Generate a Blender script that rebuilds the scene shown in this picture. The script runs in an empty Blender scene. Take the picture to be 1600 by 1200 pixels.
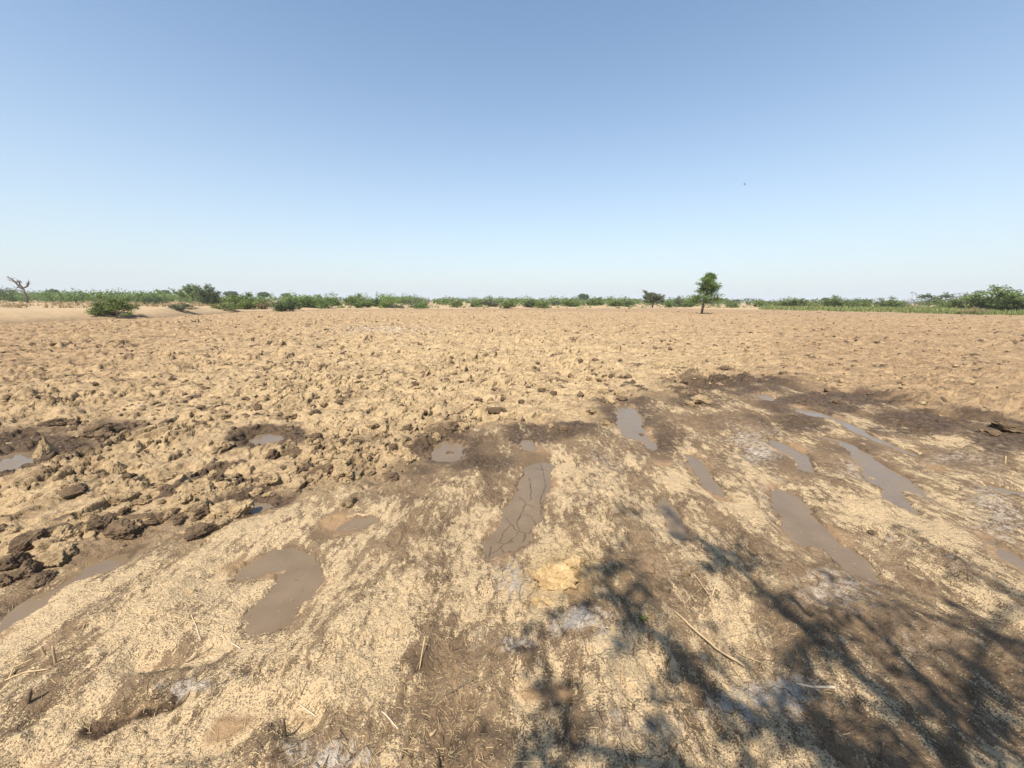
import bpy, math, random
import numpy as np
from mathutils import Vector, Matrix, noise as mnoise

S = bpy.context.scene
COL = S.collection
rad = math.radians

# ------------------------------------------------------------------ camera, sky, sun, exposure
CAM = np.array([0.0, 0.0, 1.55]); FPX = 601.0
PITCH = math.atan(130 / 601); ROLL = math.atan(8 / 1600)
F_ = np.array([0, math.cos(PITCH), -math.sin(PITCH)])
R0 = np.array([1.0, 0, 0]); U0 = np.array([0, math.sin(PITCH), math.cos(PITCH)])
R_ = R0 * math.cos(ROLL) + U0 * math.sin(ROLL)
U_ = -R0 * math.sin(ROLL) + U0 * math.cos(ROLL)
cd = bpy.data.cameras.new('camera'); cam = bpy.data.objects.new('camera', cd); COL.objects.link(cam)
cd.sensor_width = 36; cd.lens = FPX / 1600 * 36; cd.clip_start = 0.05; cd.clip_end = 12000
M = Matrix.Identity(4)
for i in range(3):
    M[i][0], M[i][1], M[i][2], M[i][3] = R_[i], U_[i], -F_[i], CAM[i]
cam.matrix_world = M
S.camera = cam

SUN_AZ, SUN_EL = 18.0, 57.0          # shadows run 18 degrees right of straight ahead
w = bpy.data.worlds.new('World'); S.world = w; w.use_nodes = True
nt = w.node_tree; nt.nodes.clear()
sky = nt.nodes.new('ShaderNodeTexSky'); sky.sky_type = 'NISHITA'; sky.sun_disc = False
sky.sun_elevation = rad(SUN_EL); sky.sun_rotation = rad(180 + SUN_AZ)
sky.altitude = 0; sky.air_density = 1.0; sky.dust_density = 0.6; sky.ozone_density = 1.0
bg = nt.nodes.new('ShaderNodeBackground'); bg.inputs['Strength'].default_value = 0.115
wo = nt.nodes.new('ShaderNodeOutputWorld')
# dusty air: the sky pales towards the horizon all round
tc = nt.nodes.new('ShaderNodeTexCoord'); sp = nt.nodes.new('ShaderNodeSeparateXYZ'); nt.links.new(tc.outputs['Generated'], sp.inputs[0])
mz = nt.nodes.new('ShaderNodeMath'); mz.operation = 'SUBTRACT'; mz.use_clamp = True; mz.inputs[0].default_value = 1.0; nt.links.new(sp.outputs['Z'], mz.inputs[1])
mp = nt.nodes.new('ShaderNodeMath'); mp.operation = 'POWER'; nt.links.new(mz.outputs[0], mp.inputs[0]); mp.inputs[1].default_value = 3.7
mm = nt.nodes.new('ShaderNodeMath'); mm.operation = 'MULTIPLY'; nt.links.new(mp.outputs[0], mm.inputs[0]); mm.inputs[1].default_value = 0.92
mxs = nt.nodes.new('ShaderNodeMix'); mxs.data_type = 'RGBA'; nt.links.new(mm.outputs[0], mxs.inputs[0]); 
hz = nt.nodes.new('ShaderNodeMix'); hz.data_type = 'RGBA'; hz.blend_type = 'MULTIPLY'; hz.inputs[0].default_value = 1.0
nt.links.new(sky.outputs[0], hz.inputs[6]); hz.inputs[7].default_value = (0.92, 0.995, 1.0, 1.0); nt.links.new(hz.outputs[2], mxs.inputs[6])
mxs.inputs[7].default_value = (3.48, 3.78, 4.02, 1.0)
nt.links.new(mxs.outputs[2], bg.inputs['Color']); nt.links.new(bg.outputs[0], wo.inputs['Surface'])
sl = bpy.data.lights.new('sun', 'SUN'); sl.energy = 5.0; sl.angle = rad(0.6); sl.color = (1.0, 0.93, 0.81)
sun = bpy.data.objects.new('sun', sl); COL.objects.link(sun)
LD = Vector((math.sin(rad(SUN_AZ)) * math.cos(rad(SUN_EL)), math.cos(rad(SUN_AZ)) * math.cos(rad(SUN_EL)), -math.sin(rad(SUN_EL))))
sun.rotation_euler = LD.to_track_quat('-Z', 'Y').to_euler(); sun.location = (-20, -40, 60)
vs = S.view_settings; vs.view_transform = 'Standard'; vs.look = 'None'; vs.exposure = 0.8; vs.gamma = 1.0
vs.use_curve_mapping = False
S.cycles.max_bounces = 6; S.cycles.diffuse_bounces = 3; S.cycles.transparent_max_bounces = 8

FUR0 = rad(10.0)
rng = np.random.default_rng(7); RND = random.Random(11)

# ------------------------------------------------------------------ helpers: photo pixel <-> place
def ground(px, py, z=0.0):
    d = F_ * FPX + R_ * (px - 800) - U_ * (py - 600)
    t = (z - CAM[2]) / d[2]
    return CAM + d * t
def depth_of(p): return float(np.dot(np.asarray(p) - CAM, F_))
def G(pts): return np.array([ground(a, b)[:2] for a, b in pts])
def project(x, y):
    dx, dy, dz = x - CAM[0], y - CAM[1], -CAM[2]
    zf = dx * F_[0] + dy * F_[1] + dz * F_[2]
    zs = np.where(zf > 0.2, zf, np.nan)
    return (800 + FPX * (dx * R_[0] + dy * R_[1] + dz * R_[2]) / zs,
            600 - FPX * (dx * U_[0] + dy * U_[1] + dz * U_[2]) / zs)

def hsh(ix, iy, seed):
    with np.errstate(over='ignore'):
        h = (ix.astype(np.int64) * 374761393 + iy.astype(np.int64) * 668265263 + seed * 974634757) & 0xffffffff
        h = ((h ^ (h >> 13)) * 1274126177) & 0xffffffff
        h = ((h ^ (h >> 16)) * 2246822519) & 0xffffffff
        h = h ^ (h >> 15)
    return (h & 0xffffff).astype(np.float64) / 16777216.0
def perlin(x, y, seed=0):
    ix = np.floor(x); iy = np.floor(y); fx = x - ix; fy = y - iy
    u = fx * fx * fx * (fx * (fx * 6 - 15) + 10); v = fy * fy * fy * (fy * (fy * 6 - 15) + 10)
    def gr(a, b):
        t = hsh(ix + a, iy + b, seed) * 6.2831853
        return np.cos(t) * (fx - a) + np.sin(t) * (fy - b)
    n0 = gr(0, 0); n0 += u * (gr(1, 0) - n0)
    n1 = gr(0, 1); n1 += u * (gr(1, 1) - n1)
    return (n0 + v * (n1 - n0)) * 1.5
def fbm(x, y, octv=4, seed=0, gain=0.5):
    o = np.zeros_like(x); a = 1.0
    for k in range(octv):
        o += a * perlin(x, y, seed + 17 * k); x = x * 2.03 + 3.1; y = y * 2.03 - 1.7; a *= gain
    return o
def ss(a, b, x):
    t = np.clip((x - a) / (b - a), 0, 1); return t * t * (3 - 2 * t)
def lumps(x, y, sc, seed, dens=0.8):
    """angular clods sitting in a jittered grid: the tallest one at each point wins"""
    X = x / sc; Y = y / sc
    wx = perlin(X * 2.1, Y * 2.1, seed + 5) * 0.22; wy = perlin(X * 2.1, Y * 2.1, seed + 6) * 0.22
    wx += perlin(X * 5.3, Y * 5.3, seed + 7) * 0.13; wy += perlin(X * 5.3, Y * 5.3, seed + 8) * 0.13
    X = X + wx; Y = Y + wy
    ix = np.floor(X); iy = np.floor(Y); out = np.zeros_like(x)
    for a in (-1, 0, 1):
        for b in (-1, 0, 1):
            h1 = hsh(ix + a, iy + b, seed); h2 = hsh(ix + a, iy + b, seed + 1); h3 = hsh(ix + a, iy + b, seed + 2)
            ox = X - (ix + a + 0.15 + 0.7 * h1); oy = Y - (iy + b + 0.15 + 0.7 * h2)
            th = h3 * 40.0; c = np.cos(th); s_ = np.sin(th)
            ux = ox * c + oy * s_; uy = (oy * c - ox * s_) * (1.0 + 0.8 * h1)
            r = 0.22 + 0.42 * h3 * h3
            d = np.maximum(np.sqrt(ux * ux + uy * uy), 0.85 * np.maximum(np.abs(ux), np.abs(uy)) * 1.15) / r
            prof = np.clip(1.7 * (1 - d), 0, 1) * (1 + 0.35 * ux / r)
            prof = np.where(h2 < dens, prof * r * (0.5 + h1), 0)
            out = np.maximum(out, prof)
    return out * sc
def sdf(x, y, poly):
    """signed distance, negative inside"""
    P = np.asarray(poly); n = len(P); d2 = np.full(x.shape, 1e18); ins = np.zeros(x.shape, bool)
    for i in range(n):
        ax, ay = P[i]; bx, by = P[(i + 1) % n]; ex, ey = bx - ax, by - ay
        t = np.clip(((x - ax) * ex + (y - ay) * ey) / (ex * ex + ey * ey + 1e-12), 0, 1)
        d2 = np.minimum(d2, (x - ax - t * ex) ** 2 + (y - ay - t * ey) ** 2)
        if ay != by:
            c = (ay > y) != (by > y)
            ins ^= c & (x < ex * (y - ay) / ey + ax)
    d = np.sqrt(d2); return np.where(ins, -d, d)
def seg_dist(x, y, poly):
    P = np.asarray(poly); d2 = np.full(x.shape, 1e18)
    for i in range(len(P) - 1):
        ax, ay = P[i]; ex, ey = P[i + 1] - P[i]
        t = np.clip(((x - ax) * ex + (y - ay) * ey) / (ex * ex + ey * ey + 1e-12), 0, 1)
        d2 = np.minimum(d2, (x - ax - t * ex) ** 2 + (y - ay - t * ey) ** 2)
    return np.sqrt(d2)
def smooth_poly(P, it=2):
    P = np.asarray(P, float)
    for _ in range(it):
        Q = np.roll(P, -1, 0); P = np.stack([0.75 * P + 0.25 * Q, 0.25 * P + 0.75 * Q], 1).reshape(-1, 2)
    return P

# ------------------------------------------------------------------ materials
def mat(name):
    m = bpy.data.materials.new(name); m.use_nodes = True
    t = m.node_tree; t.nodes.clear()
    return m, t, Nodes(t)
class Nodes:
    def __init__(s, t): s.t = t
    def n(s, typ, **k):
        o = s.t.nodes.new(typ)
        for a, b in k.items(): setattr(o, a, b)
        return o
    def link(s, a, b): s.t.links.new(a, b)
    def put(s, sock, v):
        if hasattr(v, 'is_output') or isinstance(v, bpy.types.NodeSocket): s.link(v, sock)
        elif isinstance(v, (tuple, list)): sock.default_value = tuple(v) + ((1.0,) if len(v) == 3 and sock.type == 'RGBA' else ())
        else: sock.default_value = v
    def math(s, op, a, b=0.0, c=0.0, clamp=False):
        o = s.n('ShaderNodeMath', operation=op, use_clamp=clamp)
        s.put(o.inputs[0], a); s.put(o.inputs[1], b); s.put(o.inputs[2], c); return o.outputs[0]
    def noise(s, vec, scale, detail=3.0, rough=0.55, dist=0.0):
        o = s.n('ShaderNodeTexNoise'); s.link(vec, o.inputs['Vector'])
        o.inputs['Scale'].default_value = scale; o.inputs['Detail'].default_value = detail
        o.inputs['Roughness'].default_value = rough; o.inputs['Distortion'].default_value = dist
        return o.outputs['Fac']
    def step(s, x, a, b):
        o = s.n('ShaderNodeMapRange', interpolation_type='SMOOTHSTEP')
        s.put(o.inputs['Value'], x); s.put(o.inputs['From Min'], a); s.put(o.inputs['From Max'], b); return o.outputs[0]
    def mix(s, fac, a, b):
        o = s.n('ShaderNodeMix', data_type='RGBA'); s.put(o.inputs[0], fac); s.put(o.inputs[6], a); s.put(o.inputs[7], b)
        return o.outputs[2]
    def out(s, surf):
        o = s.n('ShaderNodeOutputMaterial'); s.link(surf, o.inputs['Surface'])
    def princ(s, col, rough, normal=None, spec=0.3):
        b = s.n('ShaderNodeBsdfPrincipled'); s.put(b.inputs['Base Color'], col); s.put(b.inputs['Roughness'], rough)
        b.inputs['Specular IOR Level'].default_value = spec
        if normal is not None: s.link(normal, b.inputs['Normal'])
        return b.outputs[0]
    def bump(s, h, strength, dist):
        o = s.n('ShaderNodeBump'); s.put(o.inputs['Height'], h); o.inputs['Strength'].default_value = strength
        o.inputs['Distance'].default_value = dist; return o.outputs[0]

def soil_material():
    m, t, N = mat('soil')
    pos = N.n('ShaderNodeNewGeometry').outputs['Position']
    A = N.n('ShaderNodeAttribute', attribute_name='mask_a'); B = N.n('ShaderNodeAttribute', attribute_name='mask_b')
    sa = N.n('ShaderNodeSeparateColor'); N.link(A.outputs['Color'], sa.inputs[0])
    sb = N.n('ShaderNodeSeparateColor'); N.link(B.outputs['Color'], sb.inputs[0])
    rough, wet, salt, silt = sa.outputs[0], sa.outputs[1], sa.outputs[2], A.outputs['Alpha']
    chaff, tint, verge, ochre = sb.outputs[0], sb.outputs[1], sb.outputs[2], B.outputs['Alpha']
    n0 = N.noise(pos, 0.35, 4); n1 = N.noise(pos, 3.0, 5); n2 = N.noise(pos, 22, 5, 0.6); n3 = N.noise(pos, 120, 4, 0.6); n4 = N.noise(pos, 420, 2)
    # dry cloddy field
    v = N.math('ADD', N.math('MULTIPLY', n1, 0.40), N.math('ADD', N.math('MULTIPLY', n2, 0.40), N.math('MULTIPLY', n3, 0.25)))
    dry = N.mix(N.step(v, 0.36, 0.62), (0.155, 0.106, 0.060), (0.435, 0.315, 0.177))
    red = N.mix(N.step(v, 0.36, 0.70), (0.130, 0.080, 0.045), (0.365, 0.242, 0.134))
    dry = N.mix(N.math('ADD', tint, N.math('MULTIPLY', N.math('SUBTRACT', n0, 0.5), 0.5), clamp=True), dry, red)
    # trampled wet-and-dried mud of the foreground
    mud = N.mix(N.step(v, 0.35, 0.68), (0.088, 0.056, 0.033), (0.25, 0.170, 0.098))
    base = N.mix(rough, mud, dry)
    wf = N.step(N.math('ADD', wet, N.math('ADD', N.math('MULTIPLY', N.math('SUBTRACT', n1, 0.5), 0.5), N.math('MULTIPLY', N.math('SUBTRACT', n2, 0.5), 0.9))), 0.30, 0.62)
    wcol = N.mix(N.step(n2, 0.35, 0.65), (0.046, 0.029, 0.017), (0.115, 0.074, 0.043))
    base = N.mix(wf, base, wcol)
    sf = N.step(N.math('ADD', salt, N.math('ADD', N.math('MULTIPLY', N.math('SUBTRACT', n2, 0.5), 1.7), N.math('MULTIPLY', N.math('SUBTRACT', n3, 0.5), 1.1))), 0.40, 1.0)
    base = N.mix(N.math('MULTIPLY', sf, 0.85), base, (0.42, 0.365, 0.305))
    # pale chaff trodden into the mud, thinning out in ragged patches
    mpn = N.n('ShaderNodeMapping'); N.link(pos, mpn.inputs[0]); mpn.inputs['Rotation'].default_value = (0, 0, FUR0); mpn.inputs['Scale'].default_value = (1.0, 0.42, 1.0)
    n1s = N.noise(mpn.outputs[0], 3.6, 6, 0.62); n2s = N.noise(mpn.outputs[0], 24, 5, 0.65)
    den = N.math('ADD', chaff, N.math('ADD', N.math('MULTIPLY', N.math('SUBTRACT', n1s, 0.5), 1.8), N.math('MULTIPLY', N.math('SUBTRACT', n2s, 0.5), 1.9)))
    flake = N.noise(pos, 150, 3, 0.65, 0.6)
    th = N.math('MAXIMUM', N.math('SUBTRACT', 0.80, N.math('MULTIPLY', den, 0.55)), 0.405)
    cm = N.math('MULTIPLY', N.step(N.math('SUBTRACT', flake, th), -0.035, 0.035), N.step(chaff, 0.02, 0.2))
    ccol = N.mix(n4, (0.37, 0.265, 0.150), (0.55, 0.412, 0.248))
    base = N.mix(N.math('MULTIPLY', cm, N.math('SUBTRACT', 1.0, N.math('MULTIPLY', wf, 0.35))), base, ccol)
    scol = N.mix(n3, (0.19, 0.118, 0.062), (0.33, 0.215, 0.118))
    base = N.mix(N.step(N.math('ADD', silt, N.math('MULTIPLY', N.math('SUBTRACT', n2, 0.5), 0.5)), 0.3, 0.8), base, scol)
    base = N.mix(ochre, base, N.mix(n3, (0.27, 0.155, 0.055), (0.48, 0.33, 0.14)))
    # shrinkage cracks in the crust
    warp = N.n('ShaderNodeVectorMath', operation='ADD')
    wn = N.n('ShaderNodeTexNoise'); N.link(pos, wn.inputs['Vector']); wn.inputs['Scale'].default_value = 9.0; wn.inputs['Detail'].default_value = 4
    wsc = N.n('ShaderNodeVectorMath', operation='SCALE'); N.link(wn.outputs['Color'], wsc.inputs[0]); wsc.inputs['Scale'].default_value = 0.16
    N.link(pos, warp.inputs[0]); N.link(wsc.outputs[0], warp.inputs[1])
    vo = N.n('ShaderNodeTexVoronoi', feature='DISTANCE_TO_EDGE', voronoi_dimensions='2D'); N.link(warp.outputs[0], vo.inputs['Vector']); vo.inputs['Scale'].default_value = 6.5
    cr = N.math('MULTIPLY', N.math('SUBTRACT', 1.0, N.step(vo.outputs['Distance'], 0.003, 0.016)), N.step(N.math('ADD', N.math('MULTIPLY', salt, 0.5), n1), 0.58, 0.70))
    cr = N.math('MULTIPLY', cr, N.math('MULTIPLY', N.step(chaff, 0.02, 0.2), N.math('SUBTRACT', 1.0, silt, clamp=True)))
    base = N.mix(N.math('MULTIPLY', cr, 0.6), base, (0.07, 0.048, 0.032))
    base = N.mix(verge, base, N.mix(n1, (0.27, 0.19, 0.11), (0.40, 0.295, 0.175)))
    h = N.math('ADD', N.math('MULTIPLY', n2, 1.25), N.math('ADD', N.math('MULTIPLY', n3, 0.55), N.math('ADD', N.math('MULTIPLY', cm, 0.16), N.math('MULTIPLY', cr, -0.5))))
    smooth = N.math('SUBTRACT', 1.0, N.math('MULTIPLY', silt, 0.8), clamp=True)
    n15 = N.noise(pos, 8.5, 4, 0.65)
    h = N.math('ADD', h, N.math('MULTIPLY', N.math('MULTIPLY', n15, rough), 2.2))
    nrm = N.bump(N.math('MULTIPLY', h, smooth), 0.9, 0.026)
    rg = N.math('SUBTRACT', 0.95, N.math('MULTIPLY', wf, 0.32))
    N.out(N.princ(base, rg, nrm, 0.22))
    return m
def puddle_material():
    m, t, N = mat('muddy_water')
    pos = N.n('ShaderNodeNewGeometry').outputs['Position']
    A = N.n('ShaderNodeAttribute', attribute_name='crack')
    n1 = N.noise(pos, 5, 4); n2 = N.noise(pos, 40, 4)
    c = N.mix(n1, (0.115, 0.079, 0.046), (0.190, 0.136, 0.082))
    c = N.mix(N.step(n2, 0.62, 0.75), c, (0.11, 0.075, 0.05))
    c = N.mix(A.outputs['Fac'], c, (0.045, 0.031, 0.021))
    rg = N.math('ADD', 0.08, N.math('MULTIPLY', N.step(n1, 0.35, 0.7), 0.34))
    N.out(N.princ(c, rg, N.bump(N.math('ADD', n1, N.math('MULTIPLY', n2, 0.15)), 0.12, 0.01), 0.40))
    return m
def clod_material(name, ca, cb, seedscale=9.0, wetcol=(0.075, 0.05, 0.03)):
    m, t, N = mat(name)
    pos = N.n('ShaderNodeNewGeometry').outputs['Position']
    n1 = N.noise(pos, seedscale, 5, 0.6); n2 = N.noise(pos, 60, 5, 0.65); n3 = N.noise(pos, 1.3, 3)
    v = N.math('ADD', N.math('MULTIPLY', n1, 0.6), N.math('MULTIPLY', n2, 0.4))
    c = N.mix(N.step(v, 0.35, 0.68), ca, cb)
    c = N.mix(N.math('MULTIPLY', N.step(N.math('ADD', n3, N.math('MULTIPLY', N.math('SUBTRACT', n1, 0.5), 0.5)), 0.56, 0.72), 0.8), c, wetcol)
    N.out(N.princ(c, 0.95, N.bump(N.math('ADD', n1, N.math('MULTIPLY', n2, 0.6)), 0.9, 0.02), 0.2))
    return m
def plain_material(name, ca, cb, scale=30.0, rough=0.8):
    m, t, N = mat(name)
    pos = N.n('ShaderNodeNewGeometry').outputs['Position']
    N.out(N.princ(N.mix(N.noise(pos, scale, 4), ca, cb), rough, None, 0.25))
    return m
def leaf_material(name, ca, cb, hv=0.25):
    m, t, N = mat(name)
    g = N.n('ShaderNodeNewGeometry'); oi = N.n('ShaderNodeObjectInfo')
    n = N.noise(g.outputs['Position'], 2.2, 4, 0.6); n2 = N.noise(g.outputs['Position'], 14, 2)
    c = N.mix(N.step(N.math('ADD', N.math('MULTIPLY', n, 0.6), N.math('MULTIPLY', n2, 0.4)), 0.35, 0.65), ca, cb)
    hs = N.n('ShaderNodeHueSaturation'); N.link(c, hs.inputs['Color'])
    N.link(N.math('ADD', 1 - hv / 2, N.math('MULTIPLY', oi.outputs['Random'], hv)), hs.inputs['Value'])
    N.link(N.math('ADD', 0.485, N.math('MULTIPLY', oi.outputs['Random'], 0.03)), hs.inputs['Hue'])
    d = N.princ(hs.outputs[0], 0.65, None, 0.25)
    tr = N.n('ShaderNodeBsdfTranslucent'); N.link(hs.outputs[0], tr.inputs['Color'])
    mx = N.n('ShaderNodeMixShader'); mx.inputs[0].default_value = 0.3; N.link(d, mx.inputs[1]); N.link(tr.outputs[0], mx.inputs[2])
    N.out(mx.outputs[0]); return m

M_SOIL = soil_material(); M_WATER = puddle_material()
M_CLOD = clod_material('dry_clod', (0.155, 0.106, 0.060), (0.41, 0.297, 0.165))
M_CLODW = clod_material('damp_clod', (0.060, 0.040, 0.025), (0.18, 0.122, 0.072))
M_OCHRE = clod_material('ochre_clod', (0.25, 0.16, 0.075), (0.48, 0.35, 0.18), 14, (0.30, 0.17, 0.06))
M_STRAW = plain_material('straw', (0.32, 0.225, 0.115), (0.52, 0.39, 0.22), 6)
M_STICK = plain_material('stick', (0.26, 0.18, 0.10), (0.42, 0.31, 0.18), 40)
M_PALE = plain_material('bleached_stem', (0.36, 0.285, 0.19), (0.50, 0.42, 0.31), 40)
M_DARK = plain_material('dark_twig', (0.045, 0.032, 0.022), (0.13, 0.09, 0.06), 60)
M_BARK = plain_material('bark', (0.075, 0.056, 0.042), (0.16, 0.125, 0.09), 9)
M_GREYBARK = plain_material('grey_bark', (0.12, 0.10, 0.09), (0.24, 0.21, 0.185), 5)
M_LEAF = leaf_material('mesquite_leaf', (0.1, 0.145, 0.04), (0.18, 0.235, 0.07))
M_LEAFD = leaf_material('dark_leaf', (0.07, 0.1, 0.04), (0.12, 0.158, 0.062))
M_LEAFY = leaf_material('yellow_leaf', (0.12, 0.165, 0.036), (0.195, 0.24, 0.055))
M_LEAFG = leaf_material('grey_leaf', (0.1, 0.115, 0.066), (0.17, 0.18, 0.11))
M_GRASS = leaf_material('verge_grass', (0.13, 0.16, 0.045), (0.26, 0.27, 0.10))
M_DRYG = leaf_material('dry_weed', (0.27, 0.20, 0.10), (0.42, 0.32, 0.16))
M_BIRD = plain_material('bird_feather', (0.05, 0.05, 0.05), (0.12, 0.11, 0.10))

# ------------------------------------------------------------------ mesh helpers
def link_mesh(name, me, parent=None, material=None):
    o = bpy.data.objects.new(name, me); COL.objects.link(o)
    if material and not me.materials: me.materials.append(material)
    if parent: o.parent = parent
    return o
def tag(o, label=None, cat=None, group=None, kind=None):
    if label: o['label'] = label
    if cat: o['category'] = cat
    if group: o['group'] = group
    if kind: o['kind'] = kind
    return o
def fast_mesh(name, co, quads=None, tris=None, smooth=True):
    me = bpy.data.meshes.new(name)
    q = np.zeros((0, 4), np.int32) if quads is None else np.asarray(quads, np.int32).reshape(-1, 4)
    t = np.zeros((0, 3), np.int32) if tris is None else np.asarray(tris, np.int32).reshape(-1, 3)
    co = np.asarray(co, np.float32)
    me.vertices.add(len(co)); me.vertices.foreach_set('co', co.ravel())
    me.loops.add(q.size + t.size); me.loops.foreach_set('vertex_index', np.concatenate([q.ravel(), t.ravel()]))
    st = np.concatenate([np.arange(len(q)) * 4, q.size + np.arange(len(t)) * 3]).astype(np.int32)
    me.polygons.add(len(st)); me.polygons.foreach_set('loop_start', st)
    me.update(calc_edges=True)
    me.polygons.foreach_set('use_smooth', np.full(len(st), smooth, bool)); me.update()
    return me
def tube(P, rad_, sides=6):
    """closed tapering tube along P"""
    P = [Vector(p) for p in P]; V = []; Fq = []; prev = None
    for i, p in enumerate(P):
        d = (P[min(i + 1, len(P) - 1)] - P[max(i - 1, 0)]).normalized()
        a = d.orthogonal().normalized() if prev is None else (prev - d * prev.dot(d)).normalized()
        prev = a; b = d.cross(a)
        for k in range(sides):
            t = 6.28318 * k / sides; V.append(p + (a * math.cos(t) + b * math.sin(t)) * rad_[i])
    for i in range(len(P) - 1):
        for k in range(sides):
            k2 = (k + 1) % sides; Fq.append((i * sides + k, i * sides + k2, (i + 1) * sides + k2, (i + 1) * sides + k))
    Fq.append(tuple(range(sides - 1, -1, -1))); n = (len(P) - 1) * sides; Fq.append(tuple(range(n, n + sides)))
    return V, Fq
class MB:
    def __init__(s): s.v = []; s.f = []
    def add(s, V, Fs):
        n = len(s.v); s.v += [tuple(v) for v in V]; s.f += [tuple(i + n for i in f) for f in Fs]
    def tube(s, P, r, sides=6): s.add(*tube(P, r, sides))
    def mesh(s, name, smooth=True):
        me = bpy.data.meshes.new(name); me.from_pydata(s.v, [], s.f); me.update()
        if smooth: me.polygons.foreach_set('use_smooth', np.ones(len(me.polygons), bool))
        return me

# ------------------------------------------------------------------ the lie of the land
FUR = rad(10.0)
FRONT = np.concatenate([                                   # the smooth trampled ground with irrigation furrows
    G([(0, 935), (60, 905), (150, 870), (215, 850), (300, 850), (365, 815), (440, 785), (520, 768), (600, 752), (660, 725),
       (668, 690), (740, 672), (830, 668), (900, 672), (945, 655), (965, 628), (1030, 618), (1090, 640), (1110, 618),
       (1150, 600), (1250, 604), (1330, 622), (1440, 648), (1600, 672)]),
    np.array([[14, 4.2], [30, -4], [30, -30], [-30, -30], [-9, -6], [-3.4, 0.6]])])
FIELD_END = np.concatenate([np.array([[-70, -60], [-40, 8]]),
    G([(0, 507), (100, 503), (200, 499), (270, 496), (350, 490), (420, 486), (500, 484), (650, 483), (800, 482),
       (1000, 482), (1200, 484), (1400, 489), (1600, 493)]), np.array([[95, 45], [140, -40]])])
FIELD = np.concatenate([FIELD_END, np.array([[0, -200]])])
BANK = np.concatenate([np.array([[-48, -8], [-40, 8]]), G([(0, 507), (100, 503), (200, 499), (270, 496), (350, 490), (420, 486)])])
PUD = {  # outlines on the photograph, all lying in the ground
 'a': [(831,704),(872,708),(859,734),(862,759),(848,775),(850,800),(819,837),(787,862),(759,872),(755,847),(778,816),(794,781),(812,756),(819,731)],
 'b': [(809,686),(830,682),(842,694),(838,703),(818,700)],
 'c': [(666,690),(700,682),(722,690),(728,705),(700,720),(672,714)],
 'd': [(484,819),(525,809),(588,794),(591,806),(556,825),(509,838),(488,833)],
 'e': [(355,902),(385,875),(425,850),(465,845),(468,862),(505,867),(510,890),(480,930),(450,960),(415,980),(368,999),(372,975),(392,945),(425,910),(440,893),(452,880),(430,884),(390,904)],
 'f': [(-40,985),(0,963),(50,920),(100,899),(150,866),(212,850),(190,875),(140,896),(90,914),(50,942),(0,985),(-40,1010)],
 'g': [(-30,715),(20,697),(60,697),(58,714),(30,728),(-30,745)],
 'h': [(365,786),(400,776),(442,780),(420,791),(380,796)],
 'i': [(380,682),(410,670),(450,675),(440,688),(400,696)],
 'j': [(962,627),(994,633),(1003,649),(1006,672),(1031,692),(1056,705),(1050,721),(1031,724),(1018,702),(1000,684),(975,680),(962,658)],
 'k': [(1064,705),(1084,704),(1112,733),(1138,769),(1150,782),(1125,776),(1100,752),(1081,729)],
 'l': [(1023,771),(1041,769),(1058,796),(1076,817),(1077,838),(1056,839),(1039,805)],
 'm': [(1203,755),(1228,758),(1259,777),(1272,805),(1303,831),(1338,853),(1362,878),(1383,910),(1362,910),(1338,888),(1300,858),(1275,846),(1262,856),(1241,836),(1219,805),(1209,780)],
 'n': [(1192,676),(1231,690),(1259,703),(1273,721),(1272,737),(1253,734),(1245,714),(1212,698)],
 'o': [(1286,677),(1330,685),(1350,698),(1390,725),(1418,740),(1442,760),(1480,783),(1478,790),(1440,772),(1408,754),(1416,772),(1440,795),(1457,812),(1435,804),(1405,784),(1378,762),(1346,737),(1338,715),(1318,693),(1293,683)],
 'p': [(1236,631),(1270,637),(1305,647),(1340,664),(1380,684),(1425,701),(1455,713),(1432,712),(1390,695),(1350,680),(1320,664),(1300,652),(1275,650),(1250,643)],
 'q': [(1178,611),(1205,614),(1212,624),(1190,622)],
 'r': [(1442,725),(1480,728),(1524,741),(1480,742)],
 's': [(1536,830),(1570,848),(1620,878),(1620,892),(1565,864)],
 't': [(1533,747),(1580,758),(1630,770),(1630,778),(1550,761)],
}
PUDW = {k: smooth_poly(G(v)) for k, v in PUD.items()}
SILT = [smooth_poly(G(v)) for v in (
    [(785, 1070), (830, 1048), (885, 1050), (908, 1075), (890, 1102), (850, 1104), (810, 1092)],
    [(295, 1160), (330, 1110), (370, 1092), (425, 1095), (400, 1130), (350, 1168), (310, 1178)],
    [(448, 1100), (500, 1098), (505, 1125), (470, 1145), (446, 1135)],
    [(200, 1035), (280, 1020), (380, 990), (372, 1008), (290, 1034), (210, 1046)],
    [(30, 1190), (75, 1165), (110, 1175), (70, 1210), (30, 1215)])]
SCARP = G([(150, 1121), (185, 1110), (225, 1095), (285, 1073)])
def water_level(k):
    c = PUDW[k].mean(0)
    return {'g': -0.056, 'i': -0.058, 'c': -0.042, 'b': -0.03, 'h': -0.046}.get(k, -0.038)

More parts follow.
